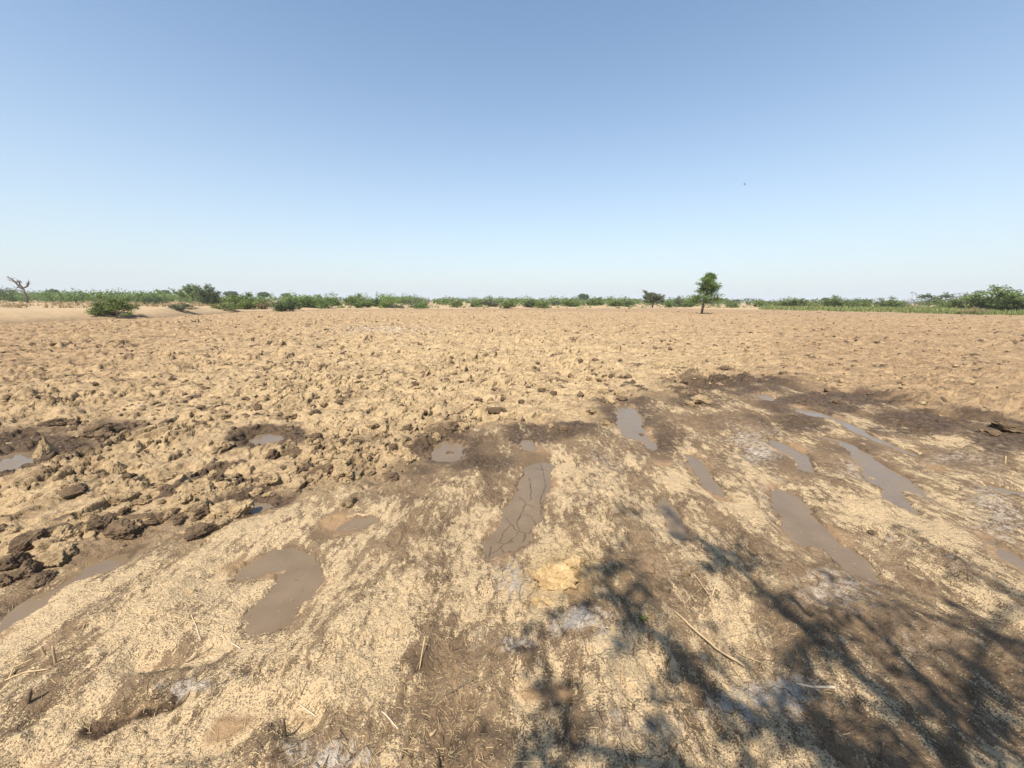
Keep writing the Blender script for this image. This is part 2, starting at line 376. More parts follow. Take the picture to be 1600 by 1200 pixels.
def terrain(x, y, full=True):
    """height, sideways shift of overhanging clods and the soil masks at world points"""
    r = np.hypot(x, y)
    nz = perlin(x * 1.9, y * 1.9, 3)
    near = r < 40
    sf = np.full(x.shape, 9.0)
    wob = 0.26 * perlin(x * 2.3, y * 2.3, 31) + 0.16 * perlin(x * 6, y * 6, 32)
    sf[near] = sdf(x[near], y[near], FRONT) 
    sf = sf + wob * np.clip(r / 5, 0.4, 2)
    rough = ss(-0.30, 0.55, sf + 0.16 * perlin(x * 1.3, y * 1.3, 33))
    sx = sdf(x, y, FIELD)                                     # >0 beyond the field
    sxw = sx + 0.5 * perlin(x * 0.5, y * 0.5, 40)
    inside = 1 - ss(-0.5, 0.4, sxw)
    # field: clods on clods
    m = (rough > 0.001) & (inside > 0.001) & (r < 200)
    hl = np.zeros_like(x); xm, ym = x[m], y[m]; rm = r[m]
    big = 0.40 + 0.50 * ss(-0.35, 0.4, perlin(xm * 0.45, ym * 0.45, 77)) * ss(-0.45, 0.35, perlin(xm * 1.5, ym * 1.5, 78)) + 0.25 * ss(0.15, 0.6, perlin(xm * 1.1, ym * 1.1, 79))
    big *= 0.72 + 0.28 * ss(3.0, 9.0, rm)
    near_edge = 1 + 0.15 * np.exp(-np.maximum(sf[m], 0) / 1.3) * ss(1.0, -0.6, xm) + 0.35 * ss(10, 35, rm)
    wx = 0.10 * fbm(xm * 2.6, ym * 2.6, 2, 64); wy = 0.10 * fbm(xm * 2.6, ym * 2.6, 2, 66); xw, yw = xm + wx, ym + wy
    t1 = fbm(xw * 1.9, yw * 2.2, 4, 61, 0.6); t2 = fbm(xw * 5.1 + 3, yw * 5.6, 3, 62, 0.6)
    a = lumps(xw, yw, 0.55, 100, 0.40) * 0.24 + lumps(xw, ym, 0.26, 120, 0.40) * 0.25
    a += 0.045 * ss(-0.05, 0.07, t1) + 0.030 * t1 + 0.042 * ss(0.04, 0.14, t2)
    a += 0.055 * np.abs(perlin(xw * 2.7, yw * 2.7, 67)) + 0.050 * np.abs(perlin(xw * 6.1, yw * 6.1, 68))
    pit = 0.055 * ss(0.30, 0.50, perlin(xw * 3.7, yw * 4.2, 82)) + 0.040 * ss(0.30, 0.50, perlin(xw * 8.3 + 5, yw * 9.1, 83))
    a = a - pit * 1.3
    nn = rm < 30; b = np.zeros_like(a); x2, y2 = xw[nn], yw[nn]
    t3 = fbm(x2 * 13, y2 * 13, 3, 63, 0.6)
    b[nn] = lumps(x2, y2 + 4, 0.12, 160, 0.5) * 0.36 + 0.020 * ss(0.06, 0.18, t3) + 0.026 * np.abs(perlin(x2 * 14, y2 * 14, 69)) + 0.008 * np.abs(perlin(x2 * 31, y2 * 31, 70))
    hl[m] = (a * near_edge + b) * big * np.where(rm > 50, np.exp(-(rm - 50) / 90), 1) - 0.02
    field = hl + 0.035 * fbm(x * 0.8, y * 0.8, 3, 9)
    field = field * rough * inside
    # trampled front with furrows
    u = x * math.cos(FUR) - y * math.sin(FUR)
    fm = (1 - rough) * (r < 30)
    front = np.zeros_like(x); k = fm > 0.001; xk, yk = x[k], y[k]
    ridge = -np.cos(2 * math.pi * (u[k] + 0.45 + 0.10 * nz[k]) / 1.1)
    vv = yk * math.cos(FUR) + xk * math.sin(FUR)
    front[k] = 0.030 * ridge + 0.026 * fbm(xk * 1.6, yk * 1.6, 3, 21) + 0.018 * fbm(u[k] * 7, vv * 2.6, 3, 22) + 0.005 * fbm(xk * 26, yk * 26, 3, 23)
    front[k] += 0.012 * ss(-0.04, 0.05, fbm(u[k] * 4.5 + 7, vv * 2.5, 4, 24, 0.6)) + 0.007 * np.abs(perlin(xk * 17, yk * 17, 25)) + 0.004 * np.abs(perlin(xk * 39, yk * 39, 26))
    kk = lumps(xk, yk, 0.30, 200, 0.35) * 0.14 + lumps(xk, yk, 0.11, 210, 0.45) * 0.24 - 0.018 * ss(0.32, 0.5, perlin(u[k] * 6.5, vv * 4.0, 27))
    front[k] += kk * (0.35 + 0.65 * ss(-0.1, 0.5, nz[k]))
    h = field + front * fm
    # small slumped scarp at the lower left
    q = (r < 4) & (x < 0); 
    if q.any():
        P0, P1 = SCARP[0], SCARP[-1]; L = np.linalg.norm(P1 - P0); d = (P1 - P0) / L
        al = (x[q] - P0[0]) * d[0] + (y[q] - P0[1]) * d[1]; ac = (x[q] - P0[0]) * -d[1] + (y[q] - P0[1]) * d[0]
        ac = ac + 0.012 * perlin(al * 22, al * 0 + 3, 90) - 0.03 * np.sin(al / L * 3.14)
        win = ss(-0.05, 0.1, al) * (1 - ss(L - 0.03, L + 0.06, al))
        hq = h[q]; hq += win * (0.03 * ss(0.25, 0.02, np.abs(ac - 0.02)) * (ac > 0) - 0.045 * ss(0.0, -0.008, ac) * ss(-0.10, -0.02, ac)); h[q] = hq
    # puddle hollows
    wetp = np.zeros_like(x); silt = np.zeros_like(x); rim = np.zeros_like(x)
    for key, P in PUDW.items():
        lo, hi = P.min(0) - 0.7, P.max(0) + 0.7
        q = (x > lo[0]) & (x < hi[0]) & (y > lo[1]) & (y < hi[1])
        if not q.any(): continue
        s = sdf(x[q], y[q], P) + 0.045 * perlin(x[q] * 5, y[q] * 5, 51) + 0.024 * perlin(x[q] * 17, y[q] * 17, 52) + 0.008 * perlin(x[q] * 55, y[q] * 55, 58)
        zw = water_level(key)
        prof = zw + np.where(s < 0, np.maximum(s * 0.30, -0.03), np.minimum(s * 0.16, 0.05) + 0.012 * ss(0.0, 0.03, s))
        wgt = ss(0.42, 0.03, s); rg = rough[q]
        wgt = np.where(s > 0.05, wgt * (1 - 0.75 * rg), wgt)
        h[q] = h[q] * (1 - wgt) + (prof + 0.22 * np.maximum(h[q], 0) * (s > 0)) * wgt
        silt[q] = np.maximum(silt[q], ss(0.17, 0.03, s) * (1 - 0.8 * rg) * 0.62 * (0.55 + 0.9 * perlin(x[q] * 2.7, y[q] * 2.7, 53)))
        rim[q] = np.maximum(rim[q], np.exp(-((s - 0.020) / 0.010) ** 2) * (1 - rg) * ss(-0.3, 0.5, perlin(x[q] * 3.3, y[q] * 3.3, 57)))
        wetp[q] = np.maximum(wetp[q], ss(0.12 + 0.3 * rg, -0.01, s) * (0.45 + 0.55 * rg))
    h += rim * 0.006
    for P in SILT:
        lo, hi = P.min(0) - 0.3, P.max(0) + 0.3
        q = (x > lo[0]) & (x < hi[0]) & (y > lo[1]) & (y < hi[1])
        if not q.any(): continue
        s = sdf(x[q], y[q], P) + 0.02 * perlin(x[q] * 9, y[q] * 9, 55)
        wg = ss(0.07, -0.02, s); h[q] = h[q] * (1 - wg) + wg * (-0.03 + 0.0015 * perlin(x[q] * 60, y[q] * 60, 56))
        silt[q] = np.maximum(silt[q], 0.75 * ss(0.04, -0.07, s)); rim[q] = np.maximum(rim[q], 0.5 * np.exp(-((s - 0.03) / 0.02) ** 2))
    # earth bank along the left edge, dune-like rises beyond the field
    sbk = seg_dist(x, y, BANK)
    out = sx > 0
    fade = ss(0.06, -0.10, np.arctan2(x, np.maximum(y, 0.01)) + 0.60)
    bw = 0.68 + 0.10 * perlin(x * 0.35, y * 0.35, 70)
    bank = np.where(out, bw * ss(0.0, 2.3, sbk) * (1 - 0.85 * ss(2.6, 5.5, sbk)), 0) * np.clip(fade, 0, 1)
    rise = np.where(out, ss(1, 14, sx) * (0.30 * fbm(x * 0.07, y * 0.07, 3, 72) + 0.12) , 0) * (1 - ss(300, 900, r))
    bumps = np.where(out & (r < 250), 0.06 * fbm(x * 0.9, y * 0.9, 3, 73), 0)
    h = h + bank + rise + bumps * (1 - 0.5 * np.clip(fade, 0, 1))
    if not full: return h
    # ---- masks
    px, py = project(x, y); ok = np.isfinite(px) & (r < 60); px = np.where(ok, px, -9e3); py = np.where(ok, py, -9e3)
    jx = px + 26 * nz; jy = py + 12 * perlin(x * 2.7, y * 2.7, 81)
    def blobs(L):
        o = np.zeros_like(x)
        for cx, cy, rx, ry, st in L:
            o = np.maximum(o, st * np.exp(-(((jx - cx) / rx) ** 2 + ((jy - cy) / ry) ** 2)))
        return o
    wet = blobs([(1150,600,150,18,.9),(1080,625,80,22,.7),(1300,628,140,20,.95),(1450,660,130,26,.9),(1580,685,110,36,.9),(985,648,60,36,.85),(1035,690,70,34,.75),
        (1120,655,70,22,.5),(1230,660,90,24,.7),(1330,700,60,24,.6),(1480,730,120,20,.5),(1230,720,60,30,.5),
        (700,700,80,36,.95),(760,725,70,40,.7),(650,735,60,22,.6),(830,680,70,18,.8),(900,672,60,16,.8),(60,695,120,34,.95),(190,668,80,20,.7),(420,682,70,22,.85),
        (300,690,60,15,.4),(560,690,70,18,.5),(500,745,70,15,.5),(240,850,90,22,.55),(40,905,90,32,.6),(380,790,70,18,.6),(120,640,60,10,.35),
        (640,840,70,50,.45),(690,900,55,40,.6),(640,1035,55,34,.75),(655,1115,100,50,.55),(440,1160,110,50,.55),(620,775,90,30,.5),(560,860,60,40,.35),
        (750,760,30,60,.6),(1000,790,40,60,.4),(1090,830,50,60,.4),(1180,860,90,50,.4),(1330,960,160,70,.5),(1450,880,120,60,.45),(1500,1050,140,90,.55),
        (960,940,60,60,.45),(1100,1060,90,60,.45),(860,1150,160,50,.6),(1330,1150,150,60,.55),(300,900,90,30,.35),(230,950,80,40,.35),(1250,500,60,3,.5)])
    wet = wet * np.where(px > 900, 0.92, 0.96) * np.where(py > 740, 0.78, 1)
    wet = np.maximum(wet, wetp)
    wet = np.maximum(wet, rough * 0.62 * ss(0.22, 0.55, fbm(x * 2.4, y * 2.9, 3, 85)) * (0.45 + 0.55 * ss(-0.2, 0.5, perlin(x * 0.5, y * 0.5, 86))) * (r < 40))
    salt = blobs([(798,908,30,48,1.0),(905,985,65,24,.95),(820,1005,45,20,.85),(965,1015,45,30,.9),(945,740,40,60,.6),(950,820,30,60,.4),(1180,700,70,44,.75),(1135,665,60,20,.4),
        (1200,780,22,90,.6),(1300,920,100,50,.65),(1190,1090,100,45,.95),(1010,1140,100,45,.85),(520,1185,100,34,.8),(290,1072,70,16,.8),(370,1060,60,20,.5),
        (1560,800,70,70,.7),(1500,880,70,50,.5),(1340,735,60,30,.7),(1500,715,110,24,.55),(1400,850,60,40,.5),(600,517,130,5,.75),(470,520,60,4,.5),(740,516,80,3,.4),
        (750,1000,40,30,.5),(1280,830,30,40,.5),(1080,900,70,40,.4),(1430,1000,90,40,.45)]) 
    sc = np.full(x.shape, 9.0); q = (r < 4) & (x < 0); sc[q] = seg_dist(x[q], y[q] + 0.02, SCARP) + 0.012 * perlin(x[q] * 14, y[q] * 14, 91)
    wet = np.maximum(wet, ss(0.038, 0.012, sc)); fresh = ss(0.042, 0.016, sc)
    salt *= 1 - ss(0.2, 0.6, wetp)
    pale = np.exp(-(((px - 760) / 480) ** 2 + ((py - 590) / 95) ** 2))
    tint = np.clip(0.75 - pale, 0, 1) * rough * np.where(px < 1000, 1 - 0.7 * ss(560, 640, py), 1)
    tint = np.where(px > 1000, np.maximum(tint, 0.7 * ss(1000, 1300, px)), tint)
    chaff = (1 - ss(-0.15, 0.35, sf)) * (0.63 - 0.55 * wet - 0.25 * salt + 0.24 * fbm(x * 0.9, y * 0.9, 2, 95) + 0.20 * fbm(u * 3.0, (y * math.cos(FUR) + x * math.sin(FUR)) * 1.2, 3, 96)); chaff = np.clip(chaff, 0, 1)
    chaff = np.maximum(chaff, rim * 0.95) * (1 - ss(0.55, 0.8, silt)) * (r < 30) * (1 - fresh)
    chaff = np.where(px < 480, np.minimum(1, chaff * (1 + 0.25 * ss(850, 1000, py))), chaff)
    verge = np.where(out, ss(0, 1.5, sx), 0)
    ochre = 0.55 * np.exp(-(((jx - 880) / 62) ** 2 + ((jy - 905) / 42) ** 2))
    lum = rough * inside * np.where(r < 40, 1, 0) * hl * 0.75
    return h, lum, np.stack([rough * inside, np.clip(wet, 0, 1), np.clip(salt, 0, 1), np.clip(silt, 0, 1)], 1), np.stack([chaff, tint, verge, ochre], 1)

def H(x, y):
    x = np.atleast_1d(np.asarray(x, float)); y = np.atleast_1d(np.asarray(y, float)); return terrain(x, y, False)
def h1(x, y): return float(H(x, y)[0])

def build_ground():
    front = np.arange(-64, 64.001, 0.148); back = np.arange(66, 295, 2.0)
    th = np.radians(np.concatenate([front, back]))
    rr = [0.02, 0.1, 0.2, 0.35, 0.5, 0.65, 0.75, 0.85]
    while rr[-1] < 60: rr.append(rr[-1] * 1.0044)
    k = 1.0044
    while rr[-1] < 6000: k = min(k * 1.006, 1.05); rr.append(rr[-1] * k)
    rr = np.array(rr); nr, nc = len(rr), len(th)
    X = (rr[:, None] * np.sin(th)[None]).ravel(); Y = (rr[:, None] * np.cos(th)[None]).ravel()
    h, lum, A, B = terrain(X, Y)
    co = np.stack([X + lum * 0.9, Y - lum * 0.15, h], 1)
    i = np.arange(nr - 1)[:, None] * nc; j = np.arange(nc)[None]; j2 = (j + 1) % nc
    q = np.stack([i + j, i + j2, i + nc + j2, i + nc + j], -1)[..., ::-1].reshape(-1, 4)
    co = np.vstack([co, [[0, 0, h[:nc].mean()]]]); A = np.vstack([A, A[:1]]); B = np.vstack([B, B[:1]])
    c = len(co) - 1
    t = np.stack([np.full(nc, c), (np.arange(nc) + 1) % nc, np.arange(nc)], 1)
    me = fast_mesh('ground', co, q, t)
    for nm, a in (('mask_a', A), ('mask_b', B)):
        at = me.attributes.new(nm, 'FLOAT_COLOR', 'POINT'); at.data.foreach_set('color', a.astype(np.float32).ravel())
    o = link_mesh('ground', me, None, M_SOIL)
    tag(o, 'dry cloddy field with trampled furrowed mud in front and a bank at the left', None, None, 'structure')
    return len(q)
NQ = build_ground()

# ------------------------------------------------------------------ puddles
PLAB = {
 'a': 'long muddy puddle with cracked skin in the central furrow', 'b': 'tiny mud puddle just behind the long cracked puddle',
 'c': 'grey wet mud pool at the edge of the clods left of the cracked puddle', 'd': 'small pale oval puddle uphill of the forked puddle',
 'e': 'forked muddy puddle in the left foreground furrow', 'f': 'narrow puddle running out of the left edge below dark clods',
 'g': 'grey mud pool among clods at the far left edge', 'h': 'small shallow puddle below the ridge of clods at left',
 'i': 'wet mud hollow among clods left of the grey pool', 'j': 'wide shallow grey puddle behind round clods in the middle',
 'k': 'slim grey puddle running downhill from the wide shallow one', 'l': 'short puddle crossed by the tip of the tree shadow',
 'm': 'large grey puddle with narrow tail in the right furrow', 'n': 'curved brown puddle above the large grey one',
 'o': 'longest branching puddle in the right hand furrow', 'p': 'thin grey puddle along the foot of the dark wet clods',
 'q': 'smallest far puddle in the dark wet soil', 'r': 'faint brown puddle right of the branching one',
 's': 'dark narrow puddle at the right edge of the foreground', 't': 'thin mud puddle near the right edge in salty soil'}
CRACKS = [[(812,770),(822,778),(815,795),(808,808),(812,822),(800,835),(788,842),(770,856)], [(790,800),(800,812),(808,822)],
    [(844,712),(850,740),(853,755),(845,770),(846,800)], [(826,740),(830,760),(829,775)], [(775,838),(790,842),(802,838)],
    [(784,850),(792,860)], [(818,795),(830,800),(838,812),(826,826)], [(768,846),(764,864)], [(823,781),(836,786),(848,783)], [(800,812),(788,822),(782,838)],
    [(833,725),(846,728),(858,730)], [(812,822),(822,826),(818,838)]]
for key, P in PUDW.items():
    far = np.linalg.norm(P.mean(0)); st = 0.006 if key == 'a' else max(0.012, far * 0.006)
    lo, hi = P.min(0) - 0.12, P.max(0) + 0.12
    gx = np.arange(lo[0], hi[0], st); gy = np.arange(lo[1], hi[1], st); nx, ny = len(gx), len(gy)
    X, Y = np.meshgrid(gx, gy); X = X.ravel(); Y = Y.ravel()
    s = sdf(X, Y, P); z = np.full(X.shape, water_level(key)) + 0.0006 * perlin(X * 6, Y * 6, 5)
    ck = np.zeros_like(X)
    if key == 'a':
        for c in CRACKS:
            W = G(c); W2 = []
            for a, b in zip(W[:-1], W[1:]):
                for t in np.linspace(0, 1, 5)[:-1]: W2.append(a + (b - a) * t)
            W2 = np.array(W2 + [W[-1]]); W2 += np.stack([perlin(W2[:, 0] * 30, W2[:, 1] * 30, 8), perlin(W2[:, 0] * 30, W2[:, 1] * 30, 9)], 1) * 0.010
            d = seg_dist(X, Y, W2); ck = np.maximum(ck, ss(0.0045, 0.001, d - 0.0018 * perlin(X * 14, Y * 14, 88)))
        z -= ck * 0.007
    keep = s < 0.10
    I = np.arange(nx * ny).reshape(ny, nx)
    q = np.stack([I[:-1, :-1], I[:-1, 1:], I[1:, 1:], I[1:, :-1]], -1).reshape(-1, 4); q = q[keep[q].all(1)]
    us = np.unique(q); mp = np.zeros(nx * ny, int); mp[us] = np.arange(len(us))
    me = fast_mesh('puddle', np.stack([X, Y, z], 1)[us], mp[q])
    at = me.attributes.new('crack', 'FLOAT', 'POINT'); at.data.foreach_set('value', ck[us].astype(np.float32))
    tag(link_mesh('puddle', me, None, M_WATER), PLAB[key], None, None, 'structure')

# ------------------------------------------------------------------ clods
import bmesh
def clod_mesh(seed, sub=4, cone=False, flat=0.8, planes=8):
    bm = bmesh.new(); bmesh.ops.create_icosphere(bm, subdivisions=sub, radius=1.0)
    r = random.Random(seed); off = Vector((r.uniform(0, 50), r.uniform(0, 50), r.uniform(0, 50)))
    cuts = []
    for _ in range(planes):
        n = Vector((r.gauss(0, 1), r.gauss(0, 1), r.gauss(0, 0.7))).normalized(); cuts.append((n, r.uniform(0.5, 0.85)))
    ax, ay = r.uniform(0.75, 1.15), r.uniform(0.6, 0.95)
    for v in bm.verts:
        p = v.co.copy()
        for n, d in cuts:
            k = p.dot(n)
            if k > d: p -= n * (k - d) * 0.85
        n0 = v.co.normalized()
        p += n0 * (0.34 * mnoise.noise(n0 * 1.7 + off) + 0.24 * abs(mnoise.noise(n0 * 3.6 + off)) + (0.13 if sub > 2 else 0.22) * mnoise.noise(n0 * 7 + off) + (0.09 * mnoise.noise(n0 * 14 + off) + 0.05 * mnoise.noise(n0 * 27 + off) if sub > 3 else 0))
        if cone:
            t = max(0.0, p.z + 0.3); k = max(0.26, 1.0 - 0.48 * t); p.x *= k; p.y *= k; p.z *= 1.15; p.x += 0.12 * t
        p.x *= ax; p.y *= ay; p.z *= flat
        v.co = p
    me = bpy.data.meshes.new('clod'); bm.to_mesh(me); bm.free()
    me.polygons.foreach_set('use_smooth', np.ones(len(me.polygons), bool)); me.update()
    return me
CLODS = [clod_mesh(s, 5, False, 0.72, 5) for s in range(8)]
CONES = [clod_mesh(40 + s, 5, True, 0.85, 4) for s in range(2)]
MESHBY = {}
def clod_data(idx, material, cone=False):
    k = (idx, material.name, cone)
    if k not in MESHBY:
        me = (CONES if cone else CLODS)[idx].copy(); me.materials.append(material); MESHBY[k] = me
    return MESHBY[k]
def put_clod(x, y, wx, wz, idx, material, label, group=None, cone=False, rot=None, name='soil_clod'):
    o = link_mesh(name, clod_data(idx, material, cone))
    o.location = (x, y, h1(x, y) + wz * (0.12 if not cone else 0.1)); o.scale = (wx / 2, wx / 2, wz * 0.85)
    o.rotation_euler = (RND.uniform(-.2, .2) if not cone else 0, RND.uniform(-.2, .2) if not cone else 0, RND.uniform(0, 6.28) if rot is None else rot)
    return tag(o, label, 'clod', group)
HAND = [  # px, foot py, width, height, dry/wet, mesh, label
 (192,846,58,34,'w',0,'large dark clod standing alone above the narrow puddle at left'),
 (20,898,44,34,'w',1,'big dark clod at the left edge below the field'),
 (4,922,26,26,'w',2,'dark clod cut off by the left edge, lowest of all'),
 (62,912,44,18,'w',3,'low dark clod between the left edge and the narrow puddle'),
 (72,722,30,34,'c',0,'pointed pale clod rising beside the far left mud pool'),
 (186,748,52,30,'c',1,'broad pointed tan clod in the middle of the left clods'),
 (300,838,36,20,'d',4,'ragged tan clod at the left end of a low ridge'), (330,830,44,22,'d',5,'long ragged clod on the low ridge below left clods'),
 (428,722,26,28,'w',6,'tall dark clod beside wet hollow left of centre'), (345,714,48,26,'d',7,'smooth rounded tan clod at left'),
 (152,682,44,26,'w',1,'wide dark clod behind the far left mud pool'), (85,672,30,18,'w',4,'dark clod second from left behind the mud pool'),
 (112,668,24,18,'w',5,'small dark clod behind the pointed pale one'), (165,694,30,18,'w',0,'dark hollow-sided clod right of the mud pool'),
 (268,752,30,16,'d',2,'tan clod right of the broad pointed one'), (118,786,40,22,'w',3,'dark lumpy clod above the lone large one'),
 (255,772,28,16,'w',6,'dark topped clod below the broad pointed one'), (335,750,26,20,'d',7,'upright tan clod right of centre among left clods'),
 (205,758,18,14,'w',2,'small dark clod touching the broad pointed one'), (350,656,36,16,'d',3,'flat tan slab of soil tilted up above the wet hollow'),
 (637,726,26,18,'d',0,'tan clod on the rim of the grey mud pool'), (612,752,28,18,'w',1,'dark clod at the near end of the clod ridge'),
 (548,792,26,18,'d',5,'brown clod low on slope above the oval puddle'), (595,735,24,14,'d',6,'tan clod behind the dark ridge-end clod'),
 (776,648,30,16,'w',4,'dark hollow clod in the middle of the pale field'), (495,652,30,12,'w',7,'dark-sided slab left of the middle of the field'),
 (946,668,18,13,'d',1,'round tan clod left of the wide shallow puddle'), (880,676,20,13,'w',2,'round brown clod above the cracked puddle'),
 (862,672,16,11,'d',3,'tan clod beside the round brown one'), (925,652,22,14,'d',6,'pale clod at the head of the wide shallow puddle'),
 (1098,632,44,16,'d',5,'pale ragged clod heap above the white crust'), (1078,636,22,12,'d',0,'pale clod at the left end of the ragged heap'),
 (1582,676,60,16,'w',3,'long dark clod at the right edge of the wet ground'), (1545,680,30,12,'w',6,'dark clod left of the long one at right edge'),
 (1298,614,26,10,'w',2,'dark clod on the pale side of the wet band'), (1306,632,18,9,'w',7,'small black clod in the wet band at right'),
 (1362,742,20,8,'d',4,'little brown lump beside the branching puddle'), (1364,838,16,10,'w',1,'small dark lump on straw right of the large grey puddle'),
 (178,540,16,8,'w',0,'dark clod far off in the left field'), (700,705,26,10,'w',5,'flat wet clod inside the grey mud pool'),
 (1002,676,14,6,'w',6,'small wet clod lying in the wide shallow puddle'),
]
for px, py, wpx, hpx, ty, idx, lab in HAND:
    g = ground(px, py - hpx * 0.3); d = depth_of(g)
    put_clod(g[0], g[1], wpx * d / FPX * 0.9, hpx * d / FPX * 0.72, idx % 8 if ty != 'c' else idx, M_CLODW if ty == 'w' else M_CLOD, lab,
             'prominent clods of the ploughed field', ty == 'c')
# ochre crumbly lump below the cracked puddle, with crumbs
for px, py, wpx, hpx, idx, lab in [(868,930,78,44,3,'crumbly ochre soil lump in front of the cracked puddle'), (897,905,40,24,6,'cracked pale cap lying on the ochre soil lump'),
        (838,948,22,10,1,'ochre crumb at the foot of the crumbly lump'), (858,952,18,8,2,'ochre crumb right of the lump foot'), (832,902,14,8,4,'ochre crumb left of the lump')]:
    g = ground(px, py - hpx * 0.4); d = depth_of(g)
    o = put_clod(g[0], g[1], wpx * d / FPX, hpx * d / FPX * 0.8, idx, M_OCHRE, lab, 'ochre soil lumps')
# the many
n = 80000
rr = 2.0 * np.exp(rng.random(n) ** 0.9 * math.log(85 / 2.0)); th = rng.uniform(-rad(60), rad(60), n)
cx, cy = rr * np.sin(th), rr * np.cos(th)
sF = sdf(cx, cy, FRONT); sX = sdf(cx, cy, FIELD)
den = np.where(sF > 0.05, 1, 0.006) * (sX < -1.0)
for P in PUDW.values():
    q = (np.abs(cx - P[:, 0].mean()) < 2) & (np.abs(cy - P[:, 1].mean()) < 2)
    s = sdf(cx[q], cy[q], P); dq = den[q]; dq[s < 0.04] *= 0.03; den[q] = dq
clus = ss(-0.5, 0.5, perlin(cx * 0.9, cy * 0.9, 300) * 0.6 + perlin(cx * 0.22, cy * 0.22, 301) * 0.6)
size = 0.010 + 0.045 * rng.random(n) ** 4.0 * (0.6 + 0.9 * np.exp(-np.maximum(sF, 0) / 1.5)) * 1.5 + 0.0008 * rr
size = np.where(rr > 9, size * rng.uniform(0.45, 1.5, n), size)
size = np.where(sF < 0.05, np.minimum(size, 0.02), size)
k = rng.random(n) < den * (0.03 + 0.6 * clus ** 2) * np.where(rr > 9, 0.62, 0.36) * (1 - 0.5 * ss(40, 85, rr))
cx, cy, size, rr, sF = cx[k], cy[k], size[k], rr[k], sF[k]
app = size / rr; order = np.argsort(-app); NI = 230
ch = H(cx, cy)
pxs, pys = project(cx, cy)
LM = [(192,830,'lone large dark clod'),(20,885,'big clod at the left edge'),(72,705,'pointed pale clod'),(186,735,'broad pointed clod'),(330,830,'low ridge of ragged clods'),
      (428,710,'tall dark clod'),(345,700,'smooth rounded clod'),(152,672,'wide dark clod'),(30,710,'far left mud pool'),(415,682,'wet mud hollow'),(697,700,'grey mud pool'),
      (612,745,'dark ridge-end clod'),(548,785,'oval puddle slope'),(776,645,'dark hollow clod'),(495,648,'dark-sided slab'),(946,662,'round tan clod'),(880,670,'round brown clod'),
      (1098,625,'pale ragged heap'),(985,650,'wide shallow puddle'),(1190,617,'smallest far puddle'),(1345,660,'thin grey puddle'),(1582,670,'long dark clod at right'),(830,780,'cracked puddle'),(400,785,'small shallow puddle'),(110,890,'narrow left puddle'),
      (430,910,'forked puddle'),(1298,608,'dark clod by the wet band'),(178,538,'far dark clod at left'),(660,610,'pale middle of the field')]
ORD = ['', 'second', 'third', 'fourth', 'fifth', 'sixth', 'seventh', 'eighth', 'ninth', 'tenth', 'eleventh', 'twelfth', 'thirteenth', 'fourteenth', 'fifteenth', 'sixteenth', 'seventeenth', 'eighteenth', 'nineteenth', 'twentieth']
cand = []
for i in order[:NI]:
    if not (np.isfinite(pxs[i]) and -20 < pxs[i] < 1620): continue
    wetc = RND.random() < 0.35
    dd = [math.hypot(pxs[i] - a, (pys[i] - b) * 1.6) for a, b, _ in LM]; j = int(np.argmin(dd)); dx, dy = pxs[i] - LM[j][0], (pys[i] - LM[j][1]) * 1.6
    side = ('right of' if dx > 0 else 'left of') if abs(dx) > abs(dy) else ('in front of' if dy > 0 else 'behind')
    cand.append(((j, side, wetc), dd[j], i))
seen = {}
for key, dist, i in sorted(cand, key=lambda c: c[1]):
    j, side, wetc = key; n_ = seen.get(key, 0); seen[key] = n_ + 1
    lab = ('dark damp clod ' if wetc else 'dry tan clod ') + side + ' the ' + LM[j][2] + (', nearest to it' if n_ == 0 else ', %s nearest to it' % (ORD[n_] if n_ < 20 else 'yet another'))
    o = link_mesh('soil_clod', clod_data(int(RND.random() * 8), M_CLODW if wetc else M_CLOD))
    s = size[i]; o.location = (cx[i], cy[i], ch[i] + s * 0.18); o.scale = (s * 1.1, s * 1.1, s * RND.uniform(0.7, 1.2))
    o.rotation_euler = (RND.uniform(-.5, .5), RND.uniform(-.5, .5), RND.uniform(0, 6.28))
    tag(o, lab, 'clod', 'clods scattered over the rough field')
LOW = []
for s in range(6):
    me = clod_mesh(70 + s, 2, False, 0.75, 4); c = np.zeros(len(me.vertices) * 3); me.vertices.foreach_get('co', c)
    fi = np.zeros(len(me.polygons) * 3, np.int32); me.polygons.foreach_get('vertices', fi); LOW.append((c.reshape(-1, 3), fi.reshape(-1, 3))); bpy.data.meshes.remove(me)
vs_, ts_ = [[], []], [[], []]; cnt = [0, 0]
for i in order[NI:]:
    c, fi = LOW[RND.randrange(6)]; a = RND.uniform(0, 6.28); s = size[i]; ca, sa = math.cos(a), math.sin(a)
    R3 = np.array([[ca, -sa, 0], [sa, ca, 0], [0, 0, 1]]) @ np.array(Matrix.Rotation(RND.uniform(-.6, .6), 3, 'X'))
    b = 1 if RND.random() < 0.4 else 0
    vs_[b].append((c * s * np.array([RND.uniform(.9, 1.9), RND.uniform(.7, 1.2), RND.uniform(.5, 1.0)])) @ R3.T + np.array([cx[i], cy[i], ch[i] + s * 0.15])); ts_[b].append(fi + cnt[b]); cnt[b] += len(c)
for b, (mm, lab) in enumerate(((M_CLOD, 'countless small dry clods and crumbs strewn over the field'), (M_CLODW, 'countless small dark damp crumbs strewn over the field'))):
    if vs_[b]:
        tag(link_mesh('soil_crumbs', fast_mesh('soil_crumbs', np.vstack(vs_[b]), None, np.vstack(ts_[b])), None, mm), lab, 'crumbs', None, 'stuff')
NCR = sum(len(t) for t in ts_) and (sum(len(a) for a in ts_[0]) + sum(len(a) for a in ts_[1]))

